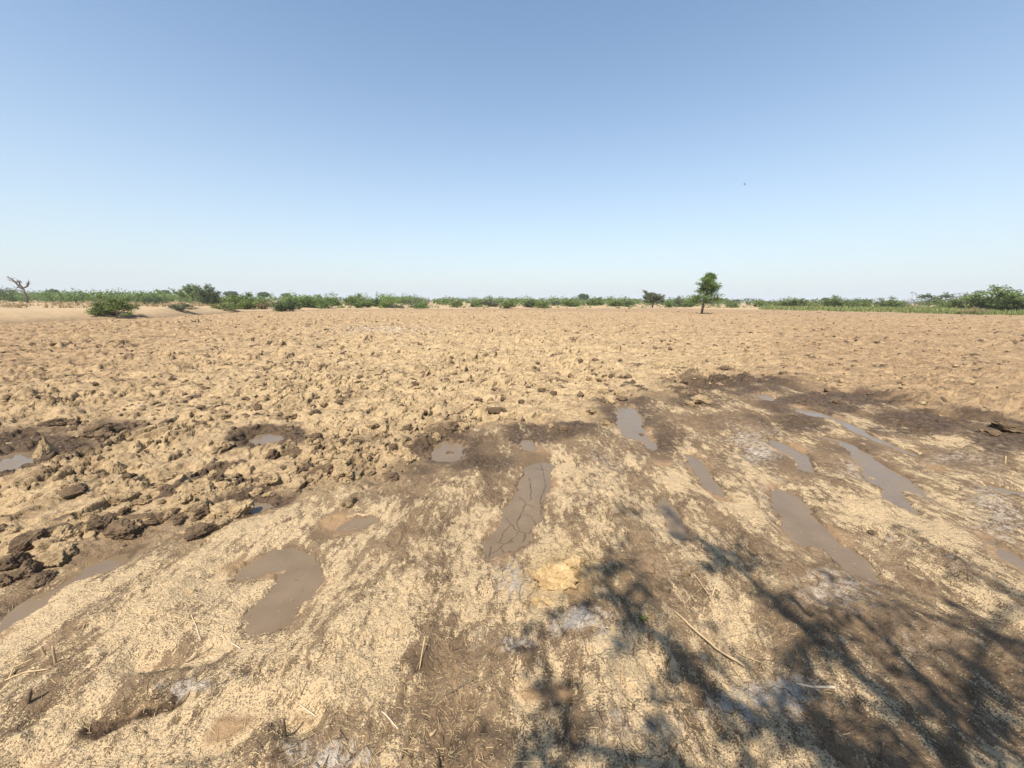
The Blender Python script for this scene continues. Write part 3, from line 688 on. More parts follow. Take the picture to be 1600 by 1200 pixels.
# ------------------------------------------------------------------ straw, sticks and stubs
def straw(n, rmax, lmin, lmax, wid, seed):
    g = np.random.default_rng(seed)
    r = 0.9 * np.exp(g.random(n) * math.log(rmax / 0.9)); t = g.uniform(-rad(58), rad(58), n); x, y = r * np.sin(t), r * np.cos(t)
    k = (sdf(x, y, FRONT) < 0.05) & (g.random(n) < 0.25 + 0.75 * ss(-0.3, 0.4, perlin(x * 1.7, y * 1.7, 400)))
    for P in PUDW.values(): k &= ~((sdf(x, y, P) < 0.02) & (g.random(n) < 0.85))
    x, y = x[k], y[k]; m = len(x); a = g.uniform(0, 6.28, m); L = lmin + (lmax - lmin) * g.random(m) ** 2.5
    dx, dy = np.cos(a) * L / 2, np.sin(a) * L / 2
    z0, z1 = H(x - dx, y - dy) + wid, H(x + dx, y + dy) + wid
    zm = np.maximum(H(x, y) + wid, -0.037); z0 = np.maximum(z0, zm - L * .2); z1 = np.maximum(z1, zm - L * .2)
    p0 = np.stack([x - dx, y - dy, z0], 1); p1 = np.stack([x + dx, y + dy, z1], 1); pm = np.stack([x - dy * .08, y + dx * .08, np.maximum(zm, (z0 + z1) / 2)], 1)
    nx, ny = -np.sin(a), np.cos(a); ww = wid * g.uniform(0.6, 1.4, m)
    V = []
    for p in (p0, pm, p1):
        for kx, kz in ((1, 0), (-1, 0), (0, 1)):
            V.append(p + np.stack([nx * kx * ww, ny * kx * ww, kz * ww], 1))
    V = np.stack(V, 1).reshape(-1, 3); base = (np.arange(m) * 9)[:, None]
    Q = []
    for s_ in (0, 3):
        for i_, j_ in ((0, 1), (1, 2), (2, 0)): Q.append(np.concatenate([base + s_ + i_, base + s_ + j_, base + s_ + 3 + j_, base + s_ + 3 + i_], 1))
    return V, np.stack(Q, 1).reshape(-1, 4)
V1, Q1 = straw(17000, 7.0, 0.006, 0.034, 0.0011, 1); V2, Q2 = straw(550, 7.0, 0.03, 0.11, 0.0014, 2)
tag(link_mesh('straw_litter', fast_mesh('straw_litter', np.vstack([V1, V2]), np.vstack([Q1, Q2 + len(V1)])), None, M_STRAW),
    'short broken straw and chaff scattered over the trampled mud', 'straw', None, 'stuff')
def stick(pts, r0, r1, material, label, name='stick', lift=0.004, up=0.0, cat='stick', sides=7, group=None):
    """pts: where it lies on the photograph; up: height of its far tip above the ground"""
    P = []; n = len(pts)
    for i, (a, b) in enumerate(pts):
        g = ground(a, b); P.append(Vector((g[0], g[1], 0)))
    Q = []
    for i in range(n - 1):
        for k in range(4): Q.append(P[i].lerp(P[i + 1], k / 4))
    Q.append(P[-1]); m = len(Q)
    hs = H([q.x for q in Q], [q.y for q in Q]); ln = np.linspace(hs[0], hs[-1], m)
    for i, q in enumerate(Q): q.z = max(ln[i], hs[i] * 0.6 + ln[i] * 0.4) + lift + up * i / (m - 1); q.x += RND.uniform(-1, 1) * r0 * 0.5
    R = [(r0 + (r1 - r0) * i / (m - 1)) * RND.uniform(0.88, 1.12) for i in range(m)]
    mb = MB(); mb.tube(Q, R, sides); o = link_mesh(name, mb.mesh(name), None, material)
    return tag(o, label, cat, group)
def stub(px, py, top, r0, material, label, lean=(0.0, 0.0), name='plant_stub'):
    g = ground(px, py); z = h1(g[0], g[1]); d = depth_of(g); Hh = 0.75 * top * d / FPX / 0.75
    P = [Vector((g[0] + lean[0] * t * Hh, g[1] + lean[1] * t * Hh, z - 0.02 + (Hh + 0.02) * t)) for t in (0, .3, .6, .85, 1)]
    mb = MB(); mb.tube(P, [r0 * 1.1, r0, r0 * 0.95, r0 * 0.85, r0 * 0.6], 7)
    return tag(link_mesh(name, mb.mesh(name), None, material), label, 'stub')
stick([(1053, 960), (1085, 985), (1120, 1010), (1166, 1033)], 0.0045, 0.006, M_STICK, 'long peeled tan stick lying in the tree shadow', lift=0.008)
stick([(1244, 1068), (1268, 1076), (1304, 1080)], 0.004, 0.0055, M_PALE, 'curved white stem at the lower right', lift=0.007)
stick([(1155, 1012), (1180, 1026), (1208, 1040)], 0.002, 0.0018, M_STRAW, 'thin straw running beside the long peeled stick', 'straw_stalk')
stick([(1078, 892), (1090, 905), (1107, 931)], 0.004, 0.003, M_STICK, 'dark edged tan stick above the long peeled one', lift=0.008)
stick([(1077, 893), (1083, 904)], 0.0035, 0.003, M_STICK, 'short stick end beside the tan stick', lift=0.010)
stick([(1113, 930), (1120, 915)], 0.003, 0.002, M_PALE, 'short pale twig at the end of the tan stick', up=0.02)
stick([(597, 1118), (623, 1138)], 0.0028, 0.003, M_PALE, 'short pale straw lying at the bottom middle', 'straw_stalk')
stick([(466, 1094), (494, 1113)], 0.0025, 0.0025, M_PALE, 'pale straw on the brown silt patch', 'straw_stalk')
stick([(300, 966), (308, 985), (313, 999)], 0.0022, 0.002, M_PALE, 'bent white straw below the left puddle', 'straw_stalk')
stick([(275, 976), (325, 976)], 0.0018, 0.0016, M_STRAW, 'level yellow straw crossing the bent white one', 'straw_stalk')
stick([(290, 1028), (330, 1005)], 0.0016, 0.0014, M_DARK, 'thin dark twig below the forked puddle', 'twig')
stick([(358, 996), (375, 1008)], 0.0028, 0.0025, M_PALE, 'short pale stick at the tip of the forked puddle')
stick([(695, 1082), (745, 1060)], 0.0018, 0.0012, M_BARK, 'reddish thin twig in the foreground middle', 'twig', up=0.02)
stick([(758, 962), (790, 962)], 0.0018, 0.0016, M_STRAW, 'yellow straw lying below the white crust patch', 'straw_stalk')
stick([(650, 962), (675, 960)], 0.0014, 0.0012, M_STRAW, 'fine straw left of the white crust patch', 'straw_stalk')
stick([(565, 1080), (572, 1062)], 0.002, 0.0018, M_STRAW, 'short straw tilted in the left middle foreground', 'straw_stalk', up=0.02)
stick([(655, 1045), (666, 1012)], 0.0022, 0.0018, M_STRAW, 'straw stalk standing out of the dark wet spot', 'straw_stalk', up=0.05)
stick([(672, 1140), (682, 1128)], 0.006, 0.004, M_STICK, 'curled brown scrap of bark at the bottom middle', 'bark_scrap', cat='bark')
stick([(728, 862), (742, 855)], 0.0028, 0.0025, M_PALE, 'short pale straw left of the cracked puddle', 'straw_stalk')
stick([(12, 1075), (40, 1066), (82, 1062)], 0.0035, 0.0022, M_STRAW, 'yellow straw stalk at the lower left edge', 'straw_stalk')
stick([(15, 1072), (25, 1055), (58, 1046)], 0.003, 0.0018, M_STRAW, 'second yellow stalk tangled at the lower left edge', 'straw_stalk', up=0.02)
stick([(800, 1188), (860, 1194)], 0.002, 0.0016, M_STRAW, 'straw at the very bottom of the picture in shadow', 'straw_stalk')
stick([(1062, 758), (1075, 762)], 0.004, 0.003, M_STRAW, 'short straw between the two middle puddles', 'straw_stalk')
stub(446, 1150, 34, 0.004, M_DARK, 'dark upright stub beside the brown silt patch', (0.05, 0.0))
stub(470, 1085, 36, 0.0022, M_STRAW, 'thin upright straw stub above the silt patch')
stub(46, 1115, 22, 0.006, M_DARK, 'dark leaning stub at the lower left', (0.35, 0.2))
stub(75, 1036, 18, 0.005, M_STICK, 'split stub at the left below the narrow puddle', (-0.2, 0))
stub(90, 1050, 34, 0.005, M_STICK, 'taller grey stub right of the split one', (0.12, 0))
stub(1372, 1199, 36, 0.004, M_DARK, 'dark twig sticking up at the bottom right', (-0.05, 0.0))
stub(1571, 723, 12, 0.008, M_STRAW, 'small straw stub standing in the wet ground at right', (-0.2, 0))
stub(958, 1000, 22, 0.0016, M_STRAW, 'fine straw standing in the tree shadow right of the ochre lump')
def sprout():
    g = ground(1005, 970); z = h1(g[0], g[1]); mb = MB()
    for a in range(7):
        t = a * 0.9; L = RND.uniform(0.02, 0.035); d = Vector((math.cos(t), math.sin(t), 0)); c = Vector((g[0], g[1], z))
        s = d.cross(Vector((0, 0, 1))) * 0.004
        mb.add([c - s * .4, c + s * .4, c + d * L * .6 + s + Vector((0, 0, .012)), c + d * L + Vector((0, 0, .010)), c + d * L * .6 - s + Vector((0, 0, .012))], [(0, 1, 2, 3, 4)])
    tag(link_mesh('sprout', mb.mesh('sprout'), None, M_LEAFY), 'tiny green sprout right of the ochre lump', 'sprout')
sprout()

# ------------------------------------------------------------------ trees and bushes
def leaf_quads(C, size, g, droop=0.0):
    n = len(C); a = g.uniform(0, 6.28, n); e = g.uniform(-0.9, 0.9, n) - droop
    d = np.stack([np.cos(a) * np.cos(e), np.sin(a) * np.cos(e), np.sin(e)], 1)
    s = np.cross(d, g.normal(size=(n, 3))); s /= np.linalg.norm(s, axis=1)[:, None] + 1e-9
    L = (size * g.uniform(0.6, 1.4, n))[:, None]; W = L * 0.30
    V = np.stack([C - d * L / 2, C + s * W, C + d * L / 2, C - s * W], 1).reshape(-1, 3)
    return V, np.arange(4 * n).reshape(-1, 4)
def grow(seed, style):
    """unit-height plant: returns bark MB and leaf centres with a leaf size"""
    r = random.Random(seed); g = np.random.default_rng(seed); mb = MB(); leaves = []
    def branch(p, d, L, rad0, lev, maxlev, leafn, spread, gravity):
        n = 4; P = [p.copy()]; q = p.copy(); dd = d.copy()
        for i in range(n):
            dd = (dd + Vector((r.gauss(0, .16), r.gauss(0, .16), r.gauss(0, .10) + gravity * (1 if lev else .3)))).normalized(); q = q + dd * L / n; P.append(q.copy())
        R = [rad0 * (1 - 0.6 * i / n) for i in range(n + 1)]
        mb.tube(P, R, 5 if lev < 2 else 3)
        if lev >= maxlev - 1:
            for i in range(1, n + 1):
                for _ in range(leafn): leaves.append(P[i] + Vector((r.gauss(0, spread), r.gauss(0, spread), r.gauss(0, spread * .8))))
        if lev < maxlev:
            for k in range(r.choice((3, 4)) if lev else r.choice((4, 5))):
                t = r.uniform(0.35, 1.0); i = min(n - 1, int(t * n)); b = P[i].lerp(P[i + 1], t * n - i)
                nd = (dd * 0.75 + Vector((r.gauss(0, .6), r.gauss(0, .6), r.gauss(0.05, .35)))).normalized()
                branch(b, nd, L * r.uniform(.45, .7), rad0 * .5, lev + 1, maxlev, leafn, spread, gravity)
    if style in ('bush', 'lowbush', 'drybush'):
        for k in range(11 if style != 'drybush' else 9):
            t = k * 2.4 + r.uniform(-.4, .4); tilt = r.uniform(.25, 1.25) if style != 'lowbush' else r.uniform(.6, 1.4)
            d = Vector((math.cos(t) * math.sin(tilt), math.sin(t) * math.sin(tilt), math.cos(tilt)))
            branch(Vector((r.gauss(0, .03), r.gauss(0, .03), -.02)), d, r.uniform(.5, .72), .018, 0, 2, 9 if style != 'drybush' else 2, .050, -.04)
        sz = .055
    elif style == 'tree':
        P = [Vector((0, 0, -.03)), Vector((.012, 0, .15)), Vector((.03, .01, .30)), Vector((.045, 0, .48)), Vector((.08, 0, .70)), Vector((.09, 0, .90))]
        mb.tube(P, [.026, .022, .020, .015, .010, .004], 8)
        for k in range(44):
            t = .27 + .67 * (k + r.random()) / 44; a = k * 2.4 + r.uniform(-.5, .5); x = .03 + .07 * t
            L = float(np.interp(t, [.25, .36, .5, .7, .85, .95], [.18, .24, .23, .15, .08, .03])) * r.uniform(.7, 1.2)
            d = Vector((math.cos(a), math.sin(a), .5 if t > .45 else .0)).normalized()
            branch(Vector((x, 0, t)), d, L, .008, 1, 2, 14 if t > .36 else 10, .028, 0.0)
        sz = .026
    elif style == 'spread':     # small tree, upward forking twiggy crown
        mb.tube([Vector((0, 0, -.03)), Vector((.02, 0, .12)), Vector((.03, .02, .28))], [.035, .03, .028], 7)
        for k in range(9):
            a = k * 2.4; tilt = r.uniform(.05, .95); d = Vector((math.cos(a) * math.sin(tilt), math.sin(a) * math.sin(tilt), math.cos(tilt)))
            branch(Vector((.03, .02, .20)), d, r.uniform(.42, .62), .016, 0, 2, 8, .035, .05)
        sz = .05
    elif style == 'round':
        mb.tube([Vector((0, 0, -.03)), Vector((.01, 0, .2)), Vector((0, .02, .45))], [.04, .035, .03], 7)
        for k in range(10):
            a = k * 2.4; tilt = r.uniform(.1, 1.4); d = Vector((math.cos(a) * math.sin(tilt), math.sin(a) * math.sin(tilt), math.cos(tilt)))
            branch(Vector((0, .02, .42)), d, r.uniform(.28, .38), .02, 0, 2, 11, .05, .0)
        sz = .075
    elif style == 'frond':      # leaning, with long flat arching sprays
        mb.tube([Vector((0, 0, -.03)), Vector((-.12, 0, .25)), Vector((-.28, .02, .5)), Vector((-.40, .02, .66))], [.03, .026, .02, .014], 7)
        for k in range(14):
            t = r.uniform(.35, 1); b = Vector((-.40 * t, .01, .68 * t)); a = r.choice((math.pi, math.pi, 0)) + r.gauss(0, .7)
            branch(b, Vector((math.cos(a), math.sin(a), .35)).normalized(), r.uniform(.4, .7), .010, 1, 2, 7, .028, -.06)
        sz = .05
    elif style == 'twigs':      # bare thin twigs
        for k in range(7):
            a = k * 2.4; tilt = r.uniform(.1, .8); d = Vector((math.cos(a) * math.sin(tilt), math.sin(a) * math.sin(tilt), math.cos(tilt)))
            branch(Vector((r.gauss(0, .02), r.gauss(0, .02), -.02)), d, r.uniform(.5, .7), .014, 0, 2, 1, .02, .02)
        leaves[:] = leaves[::5]; sz = .05
    return mb, (np.array([tuple(l) for l in leaves]) if leaves else np.zeros((0, 3))), sz, g
PLANTS = {}
for st, nvar in (('bush', 4), ('lowbush', 2), ('drybush', 2), ('tree', 1), ('spread', 2), ('round', 2), ('frond', 2), ('twigs', 2)):
    for v in range(nvar):
        mb, C, sz, g = grow(500 + 31 * v + len(st) * 7, st)
        C = C[C[:, 2] > 0.015]
        V, Q = leaf_quads(C, sz, g)
        hi = max(V[:, 2].max(), max(p[2] for p in mb.v)); allx = np.concatenate([V[:, :2], np.array([p[:2] for p in mb.v])])
        wx = np.percentile(allx[:, 0], 99) - np.percentile(allx[:, 0], 1)
        PLANTS[(st, v)] = (mb.mesh('trunk'), fast_mesh('crown', V, Q, None, False), hi, wx, (np.percentile(allx[:, 0], 99) + np.percentile(allx[:, 0], 1)) / 2)
PM = {}
def plant(px0, px1, top, base, st, v, leafm, label, name='bush', cat='bush', group='bushes along the field edge', z=None, barkm=None, foot=None, flip=False):
    """px0..px1, top, base: its extent on the photograph; it stands on the ground at base"""
    cxp = (px0 + px1) / 2 if foot is None else foot
    g = ground(cxp, base)
    zz = h1(g[0], g[1])
    if z is not None or zz > 0.15:
        zs = np.linspace(1.2, -0.2, 120); pts = np.array([ground(cxp, base, q) for q in zs]); hh = H(pts[:, 0], pts[:, 1])
        i = int(np.argmax(hh >= zs)); g = pts[i]; zz = float(hh[i])
    d = depth_of(g); hgt = (base - top) * d / FPX; wid = (px1 - px0) * d / FPX
    tm, cm, hi, wx, off = PLANTS[(st, v)]
    root = bpy.data.objects.new(name, None); COL.objects.link(root); root.location = (g[0], g[1], zz); root.empty_display_size = 0.3
    sx = wid / wx * 1.04; root.scale = (-sx if flip else sx, sx, hgt / hi)
    root.rotation_euler = (0, 0, 0)
    tag(root, label, cat, group)
    bm_ = barkm or M_BARK
    for nm, me, mm in (('trunk' if cat == 'tree' else 'stems', tm, bm_), ('crown' if cat == 'tree' else 'foliage', cm, leafm)):
        if len(me.vertices) == 0: continue
        k = (st, v, nm, mm.name)
        if k not in PM: PM[k] = me.copy(); PM[k].materials.clear(); PM[k].materials.append(mm)
        link_mesh(nm, PM[k], root)
    return root
B, T = 'bush', 'tree'
plant(1086, 1122, 426, 491, 'tree', 0, M_LEAF, 'tall slender leafy green tree standing alone in the field', 'field_tree', T, None, foot=1096)
plant(1005, 1033, 453, 481, 'spread', 0, M_LEAFG, 'small spreading greyish tree left of the tall lone tree', 'small_tree', T, None)
plant(288, 316, 443, 475, 'spread', 1, M_LEAF, 'bright green tree with visible trunk, left of a pair', 'small_tree', T, None)
plant(308, 344, 441, 476, 'bush', 0, M_LEAFD, 'darker feathery tree, right one of the pair at left', 'feathery_tree', T, None)
plant(152, 207, 452, 495, 'bush', 1, M_LEAF, 'nearest green bush hanging over the earth bank at left', z=0.3)
plant(228, 252, 460, 476, 'lowbush', 0, M_LEAFD, 'small dark bush between the bank bush and the pair of trees')
plant(362, 406, 457, 484, 'bush', 2, M_LEAF, 'dense green bush behind the end of the earth bank')
plant(335, 372, 471, 484, 'lowbush', 1, M_LEAF, 'low green shrub left of the dense bush behind the bank')
plant(266, 296, 472, 484, 'lowbush', 0, M_LEAFG, 'low shrub at the foot of the pair of trees')
plant(428, 462, 464, 487, 'bush', 3, M_LEAFD, 'green bush where the earth bank ends')
plant(395, 430, 468, 484, 'drybush', 0, M_DRYG, 'brownish dry shrub just left of where the bank ends')
plant(456, 500, 460, 480, 'bush', 0, M_LEAF, 'broad green bush right of the bank end')
plant(495, 536, 455, 482, 'bush', 1, M_LEAF, 'tall loose bush with a twig sticking up left of centre')
plant(543, 575, 459, 482, 'bush', 2, M_LEAF, 'rounded green bush right of the tall loose one')
plant(592, 616, 467, 481, 'bush', 3, M_LEAFY, 'yellow green bush left of centre')
plant(610, 630, 474, 482, 'lowbush', 1, M_LEAFG, 'low greyish shrub right of the yellow green bush')
plant(634, 656, 458, 481, 'drybush', 1, M_LEAFG, 'grey brown thorny bush left of centre', barkm=M_GREYBARK)
plant(655, 675, 463, 478, 'twigs', 0, M_DRYG, 'bare brown shrub right of the thorny bush', barkm=M_GREYBARK)
plant(646, 668, 470, 482, 'lowbush', 0, M_LEAF, 'small green shrub in front of the thorny bush')
plant(578, 596, 464, 479, 'bush', 0, M_LEAFD, 'narrow dark bush left of the yellow green one')
plant(702, 726, 466, 481, 'bush', 1, M_LEAF, 'bright bush first right of the bare brown shrub')
plant(734, 752, 468, 480, 'lowbush', 1, M_LEAF, 'small low bush second right of the bare shrub')
plant(754, 776, 467, 480, 'bush', 2, M_LEAFG, 'greyish bush third right of the bare shrub')
plant(782, 804, 466, 482, 'bush', 3, M_LEAF, 'bush close to the middle of the field edge')
plant(818, 838, 466, 480, 'bush', 0, M_LEAFD, 'dark bush just right of the middle')
plant(837, 857, 468, 482, 'lowbush', 0, M_LEAF, 'low bright bush standing forward just right of middle')
plant(857, 880, 466, 479, 'bush', 1, M_LEAFG, 'loose bush under the bare far tree')
plant(880, 902, 467, 480, 'bush', 2, M_LEAF, 'bush left of the round far tree')
plant(912, 942, 463, 479, 'bush', 3, M_LEAF, 'wide bush right of the round far tree')
plant(952, 972, 467, 479, 'bush', 0, M_LEAF, 'bush left of the small spreading tree, farther one')
plant(972, 992, 466, 479, 'bush', 1, M_LEAFD, 'dark bush left of the small spreading tree, nearer one')
plant(1038, 1056, 467, 480, 'lowbush', 1, M_LEAF, 'low bush first right of the small spreading tree')
plant(1052, 1068, 462, 480, 'bush', 2, M_LEAFG, 'twiggy pale bush second right of the small spreading tree')
plant(1067, 1087, 464, 481, 'bush', 3, M_LEAF, 'bush directly left of the tall lone tree')
plant(1136, 1152, 470, 481, 'lowbush', 0, M_LEAF, 'low bush right of the tall lone tree')
plant(1178, 1206, 469, 481, 'bush', 1, M_LEAF, 'bush where the grass verge begins')
plant(1217, 1257, 464, 480, 'bush', 0, M_LEAF, 'broad bush at the left end of the grass verge')
plant(1289, 1322, 461, 482, 'bush', 2, M_LEAF, 'tall twig-topped bush behind the grass verge')
plant(1320, 1360, 465, 482, 'bush', 3, M_LEAFD, 'wide dark bush right of the twig-topped one')
plant(1369, 1422, 462, 483, 'bush', 1, M_LEAF, 'long green bush in the middle of the grass verge')
plant(1414, 1440, 457, 482, 'twigs', 1, M_LEAFG, 'nearly bare thin tree with arching twigs above the verge', 'thin_tree', T, None, barkm=M_GREYBARK)
plant(1452, 1502, 457, 484, 'frond', 0, M_LEAFD, 'leaning tree with long drooping fronds at right', 'leaning_tree', T, None)
plant(1480, 1522, 455, 485, 'bush', 0, M_LEAF, 'round dense bush beside the leaning tree')
plant(1508, 1540, 450, 485, 'twigs', 0, M_DRYG, 'bare grey twiggy tree between two bushes at right', 'bare_tree', T, None, barkm=M_GREYBARK)
plant(1528, 1597, 445, 487, 'bush', 2, M_LEAF, 'largest bush near the right edge')
plant(1586, 1640, 458, 486, 'bush', 3, M_LEAFD, 'dark bush cut off by the right edge')
plant(1505, 1535, 478, 491, 'drybush', 0, M_DRYG, 'yellow dry grass clump in front of the bare twiggy tree')
plant(-14, 13, 446, 474, 'frond', 1, M_LEAFD, 'feathery tree cut off by the left edge', 'feathery_tree', T, None, flip=True)
for x0, x1, t, lab in [(254, 266, 453, 'round dark far tree above the scrub left of the pair of trees'), (80, 92, 452, 'dark far treetop above the scrub right of the dead tree'),
        (356, 371, 455, 'round dark far tree right of the pair of trees'), (405, 422, 456, 'round dark far tree above the bank end'),
        (444, 454, 458, 'small round far tree right of the bank end'), (904, 917, 459, 'round dark far tree alone above the bushes'),
        (1118, 1132, 466, 'dark far tree right of the tall lone tree'), (1284, 1292, 465, 'small dark far tree left of the twig-topped bush'), (1145, 1155, 468, 'tiny far tree beyond the verge start')]:
    plant(x0, x1, t, 471.5 + ((x0 + x1) / 2 - 800) * 0.005 + 1.8, 'round', int(x0) % 2, M_LEAFD, lab, 'far_tree', T, 'round far trees')
plant(874, 888, 460, 475, 'twigs', 1, M_LEAFG, 'bare far tree above the loose bush', 'bare_tree', T, None, barkm=M_GREYBARK)

def dead_tree():
    g = ground(44, 476); zz = h1(g[0], g[1]); d = depth_of(g); s = d / FPX
    root = bpy.data.objects.new('dead_tree', None); COL.objects.link(root); root.location = (g[0], g[1], zz)
    tag(root, 'leafless gnarled dead tree at the far left', 'tree')
    # lateral axis is square to the line of sight
    def P(px, py, off=0.0): return Vector(((px - 44) * s, off, (476 - py) * s))
    tr = MB(); tr.tube([P(44, 477), P(44, 468), P(43, 460), P(43, 454)], [.26, .22, .20, .18], 8)
    o = link_mesh('trunk', tr.mesh('trunk'), root, M_BARK)
    for pts, r0 in [([(43,456),(37,452),(35,448),(33,445),(30,442),(26,439),(22,437)], .17), ([(33,445),(28,443),(23,442)], .09), ([(37,452),(32,454),(30,452)], .08), ([(43,455),(42,451),(41,449),(43,446),(43,444)], .15),
        ([(43,453),(47,452),(51,450),(50,448),(53,446),(55,443)], .15), ([(51,450),(52,447),(49,446)], .10), ([(41,449),(39,447),(40,445)], .08), ([(33,446),(36,444),(38,443),(36,442)], .10), ([(43,460),(38,457),(33,456)], .08), ([(30,442),(29,440)], .07), ([(43,446),(41,444)], .07)]:
        mb = MB(); k = RND.uniform(-.5, .5)
        Q = [P(a, b, k * i * 0.4) for i, (a, b) in enumerate(pts)]; Q2 = []
        for a, b in zip(Q[:-1], Q[1:]): Q2 += [a, a.lerp(b, .5) + Vector((RND.gauss(0, .05), 0, RND.gauss(0, .05)))]
        Q2.append(Q[-1]); n = len(Q2)
        mb.tube(Q2, [1.15 * r0 * (1 - .5 * i / (n - 1)) * RND.uniform(.85, 1.25) for i in range(n)], 6)
        tw = mb
        for _ in range(8):
            b = Q2[RND.randrange(n // 3, n)]; e = b + Vector((RND.gauss(0, .35), RND.gauss(0, .3), abs(RND.gauss(.15, .25))))
            tw.tube([b, b.lerp(e, .5) + Vector((0, 0, .05)), e], [.035, .028, .015], 4)
        link_mesh('branch', mb.mesh('branch'), root, M_DARK)
dead_tree()

# ---- scrub that reads as one mass
def scrub(name, pts, heights, nq, leafm, size, label, seed, widthk=1.3):
    g = np.random.default_rng(seed); Cs = []
    pts = np.array(pts); hz = H(pts[:, 0], pts[:, 1])
    for (x, y), hh, z in zip(pts, heights, hz):
        n = int(nq * g.uniform(.7, 1.3)); d = g.normal(size=(n, 3)); d /= np.linalg.norm(d, axis=1)[:, None]
        d *= (g.random(n) ** 0.45)[:, None]
        lump = 1 + 0.35 * np.sin(d[:, 0] * 5 + g.uniform(0, 6)) * np.cos(d[:, 1] * 4 + g.uniform(0, 6))
        Cs.append(np.stack([x + d[:, 0] * hh * widthk * 0.5 * lump, y + d[:, 1] * hh * widthk * 0.5, z + hh * 0.5 + d[:, 2] * hh * 0.5 * lump], 1))
    C = np.vstack(Cs); C[:, 2] = np.maximum(C[:, 2], 0.05)
    V, Q = leaf_quads(C, size, g)
    return tag(link_mesh(name, fast_mesh(name, V, Q, None, False), None, leafm), label, 'scrub', None, 'stuff')
g = np.random.default_rng(90)
def polar(n, a0, a1, d0, d1): 
    a = np.radians(g.uniform(a0, a1, n)); d = g.uniform(d0, d1, n); return np.stack([d * np.tan(a), d], 1)
p = polar(300, -62, -38, 118, 230); scrub('scrub_belt', p, g.uniform(2.6, 4.6, len(p)), 230, M_LEAF, 0.50, 'continuous green scrub belt beyond the bank at left', 1)
p = polar(110, -41, -14, 105, 220); scrub('scrub_belt', p, g.uniform(1.6, 3.6, len(p)), 170, M_LEAF, 0.42, 'broken green scrub behind the bushes left of centre', 2)
p = polar(250, -16, 30, 110, 240); scrub('scrub_belt', p, g.uniform(1.4, 3.2, len(p)), 130, M_LEAF, 0.45, 'broken green scrub behind the bushes in the middle', 3)
p = polar(120, 28, 66, 95, 230); scrub('scrub_belt', p, g.uniform(1.4, 3.2, len(p)), 170, M_LEAF, 0.42, 'broken green scrub behind the grass verge at right', 4)
p = polar(520, -70, 70, 300, 750); scrub('far_treeline', p, g.uniform(3.0, 6.0, len(p)), 60, M_LEAFD, 1.1, 'faint dark treeline along the whole horizon', 5, 1.8)
# ---- grass verge at right and dry weeds
def tufts(name, pts, hh, leafm, label, seed, blades=7, wd=0.05):
    g = np.random.default_rng(seed); pts = np.array(pts); z = H(pts[:, 0], pts[:, 1]); n = len(pts)
    P = np.repeat(np.stack([pts[:, 0], pts[:, 1], z - .02], 1), blades, 0); hh = np.repeat(hh, blades) * g.uniform(.5, 1.2, n * blades)
    P[:, :2] += g.normal(0, .15, (len(P), 2)); a = g.uniform(0, 6.28, len(P)); ln = g.uniform(0.1, .7, len(P)) * hh
    s = np.stack([np.cos(a + 1.57), np.sin(a + 1.57), 0 * a], 1) * (wd * g.uniform(.6, 1.4, len(P)))[:, None]
    mid = P + np.stack([np.cos(a) * ln * .4, np.sin(a) * ln * .4, hh * .6], 1); tip = P + np.stack([np.cos(a) * ln, np.sin(a) * ln, hh], 1)
    V = np.stack([P - s, P + s, mid + s * .7, mid - s * .7, tip], 1).reshape(-1, 3); b = (np.arange(len(P)) * 5)[:, None]
    me = fast_mesh(name, V, np.concatenate([b, b + 1, b + 2, b + 3], 1), np.concatenate([b + 3, b + 2, b + 4], 1), False)
    return tag(link_mesh(name, me, None, leafm), label, 'grass', None, 'stuff')
def px_points(n, x0, x1, ylo, yhi, seed):
    g = np.random.default_rng(seed); o = []
    while len(o) < n:
        px = g.uniform(x0, x1); a, b = ylo(px), yhi(px); q = ground(px, g.uniform(a, b))
        if sdf(np.array([q[0]]), np.array([q[1]]), FIELD)[0] > -0.3: o.append(q[:2])
    return o
p = px_points(4200, 1185, 1680, lambda x: 479 + (x - 1200) * .006, lambda x: 484.0 + (x - 1200) * .0235, 11)
tufts('verge_grass', p, np.random.default_rng(1).uniform(.25, .75, len(p)), M_GRASS, 'green and yellow grass verge along the right edge of the field', 12)
p = px_points(700, -20, 430, lambda x: 472.5, lambda x: 483, 13)
tufts('dry_weeds', p, np.random.default_rng(2).uniform(.3, .8, len(p)), M_DRYG, 'dry brown weeds on the strip behind the earth bank', 14)
p = px_points(500, 430, 1200, lambda x: 477, lambda x: 482, 15)
tufts('dry_weeds', p, np.random.default_rng(3).uniform(.25, .6, len(p)), M_GRASS, 'thin weeds between the bushes at the far field edge', 16)

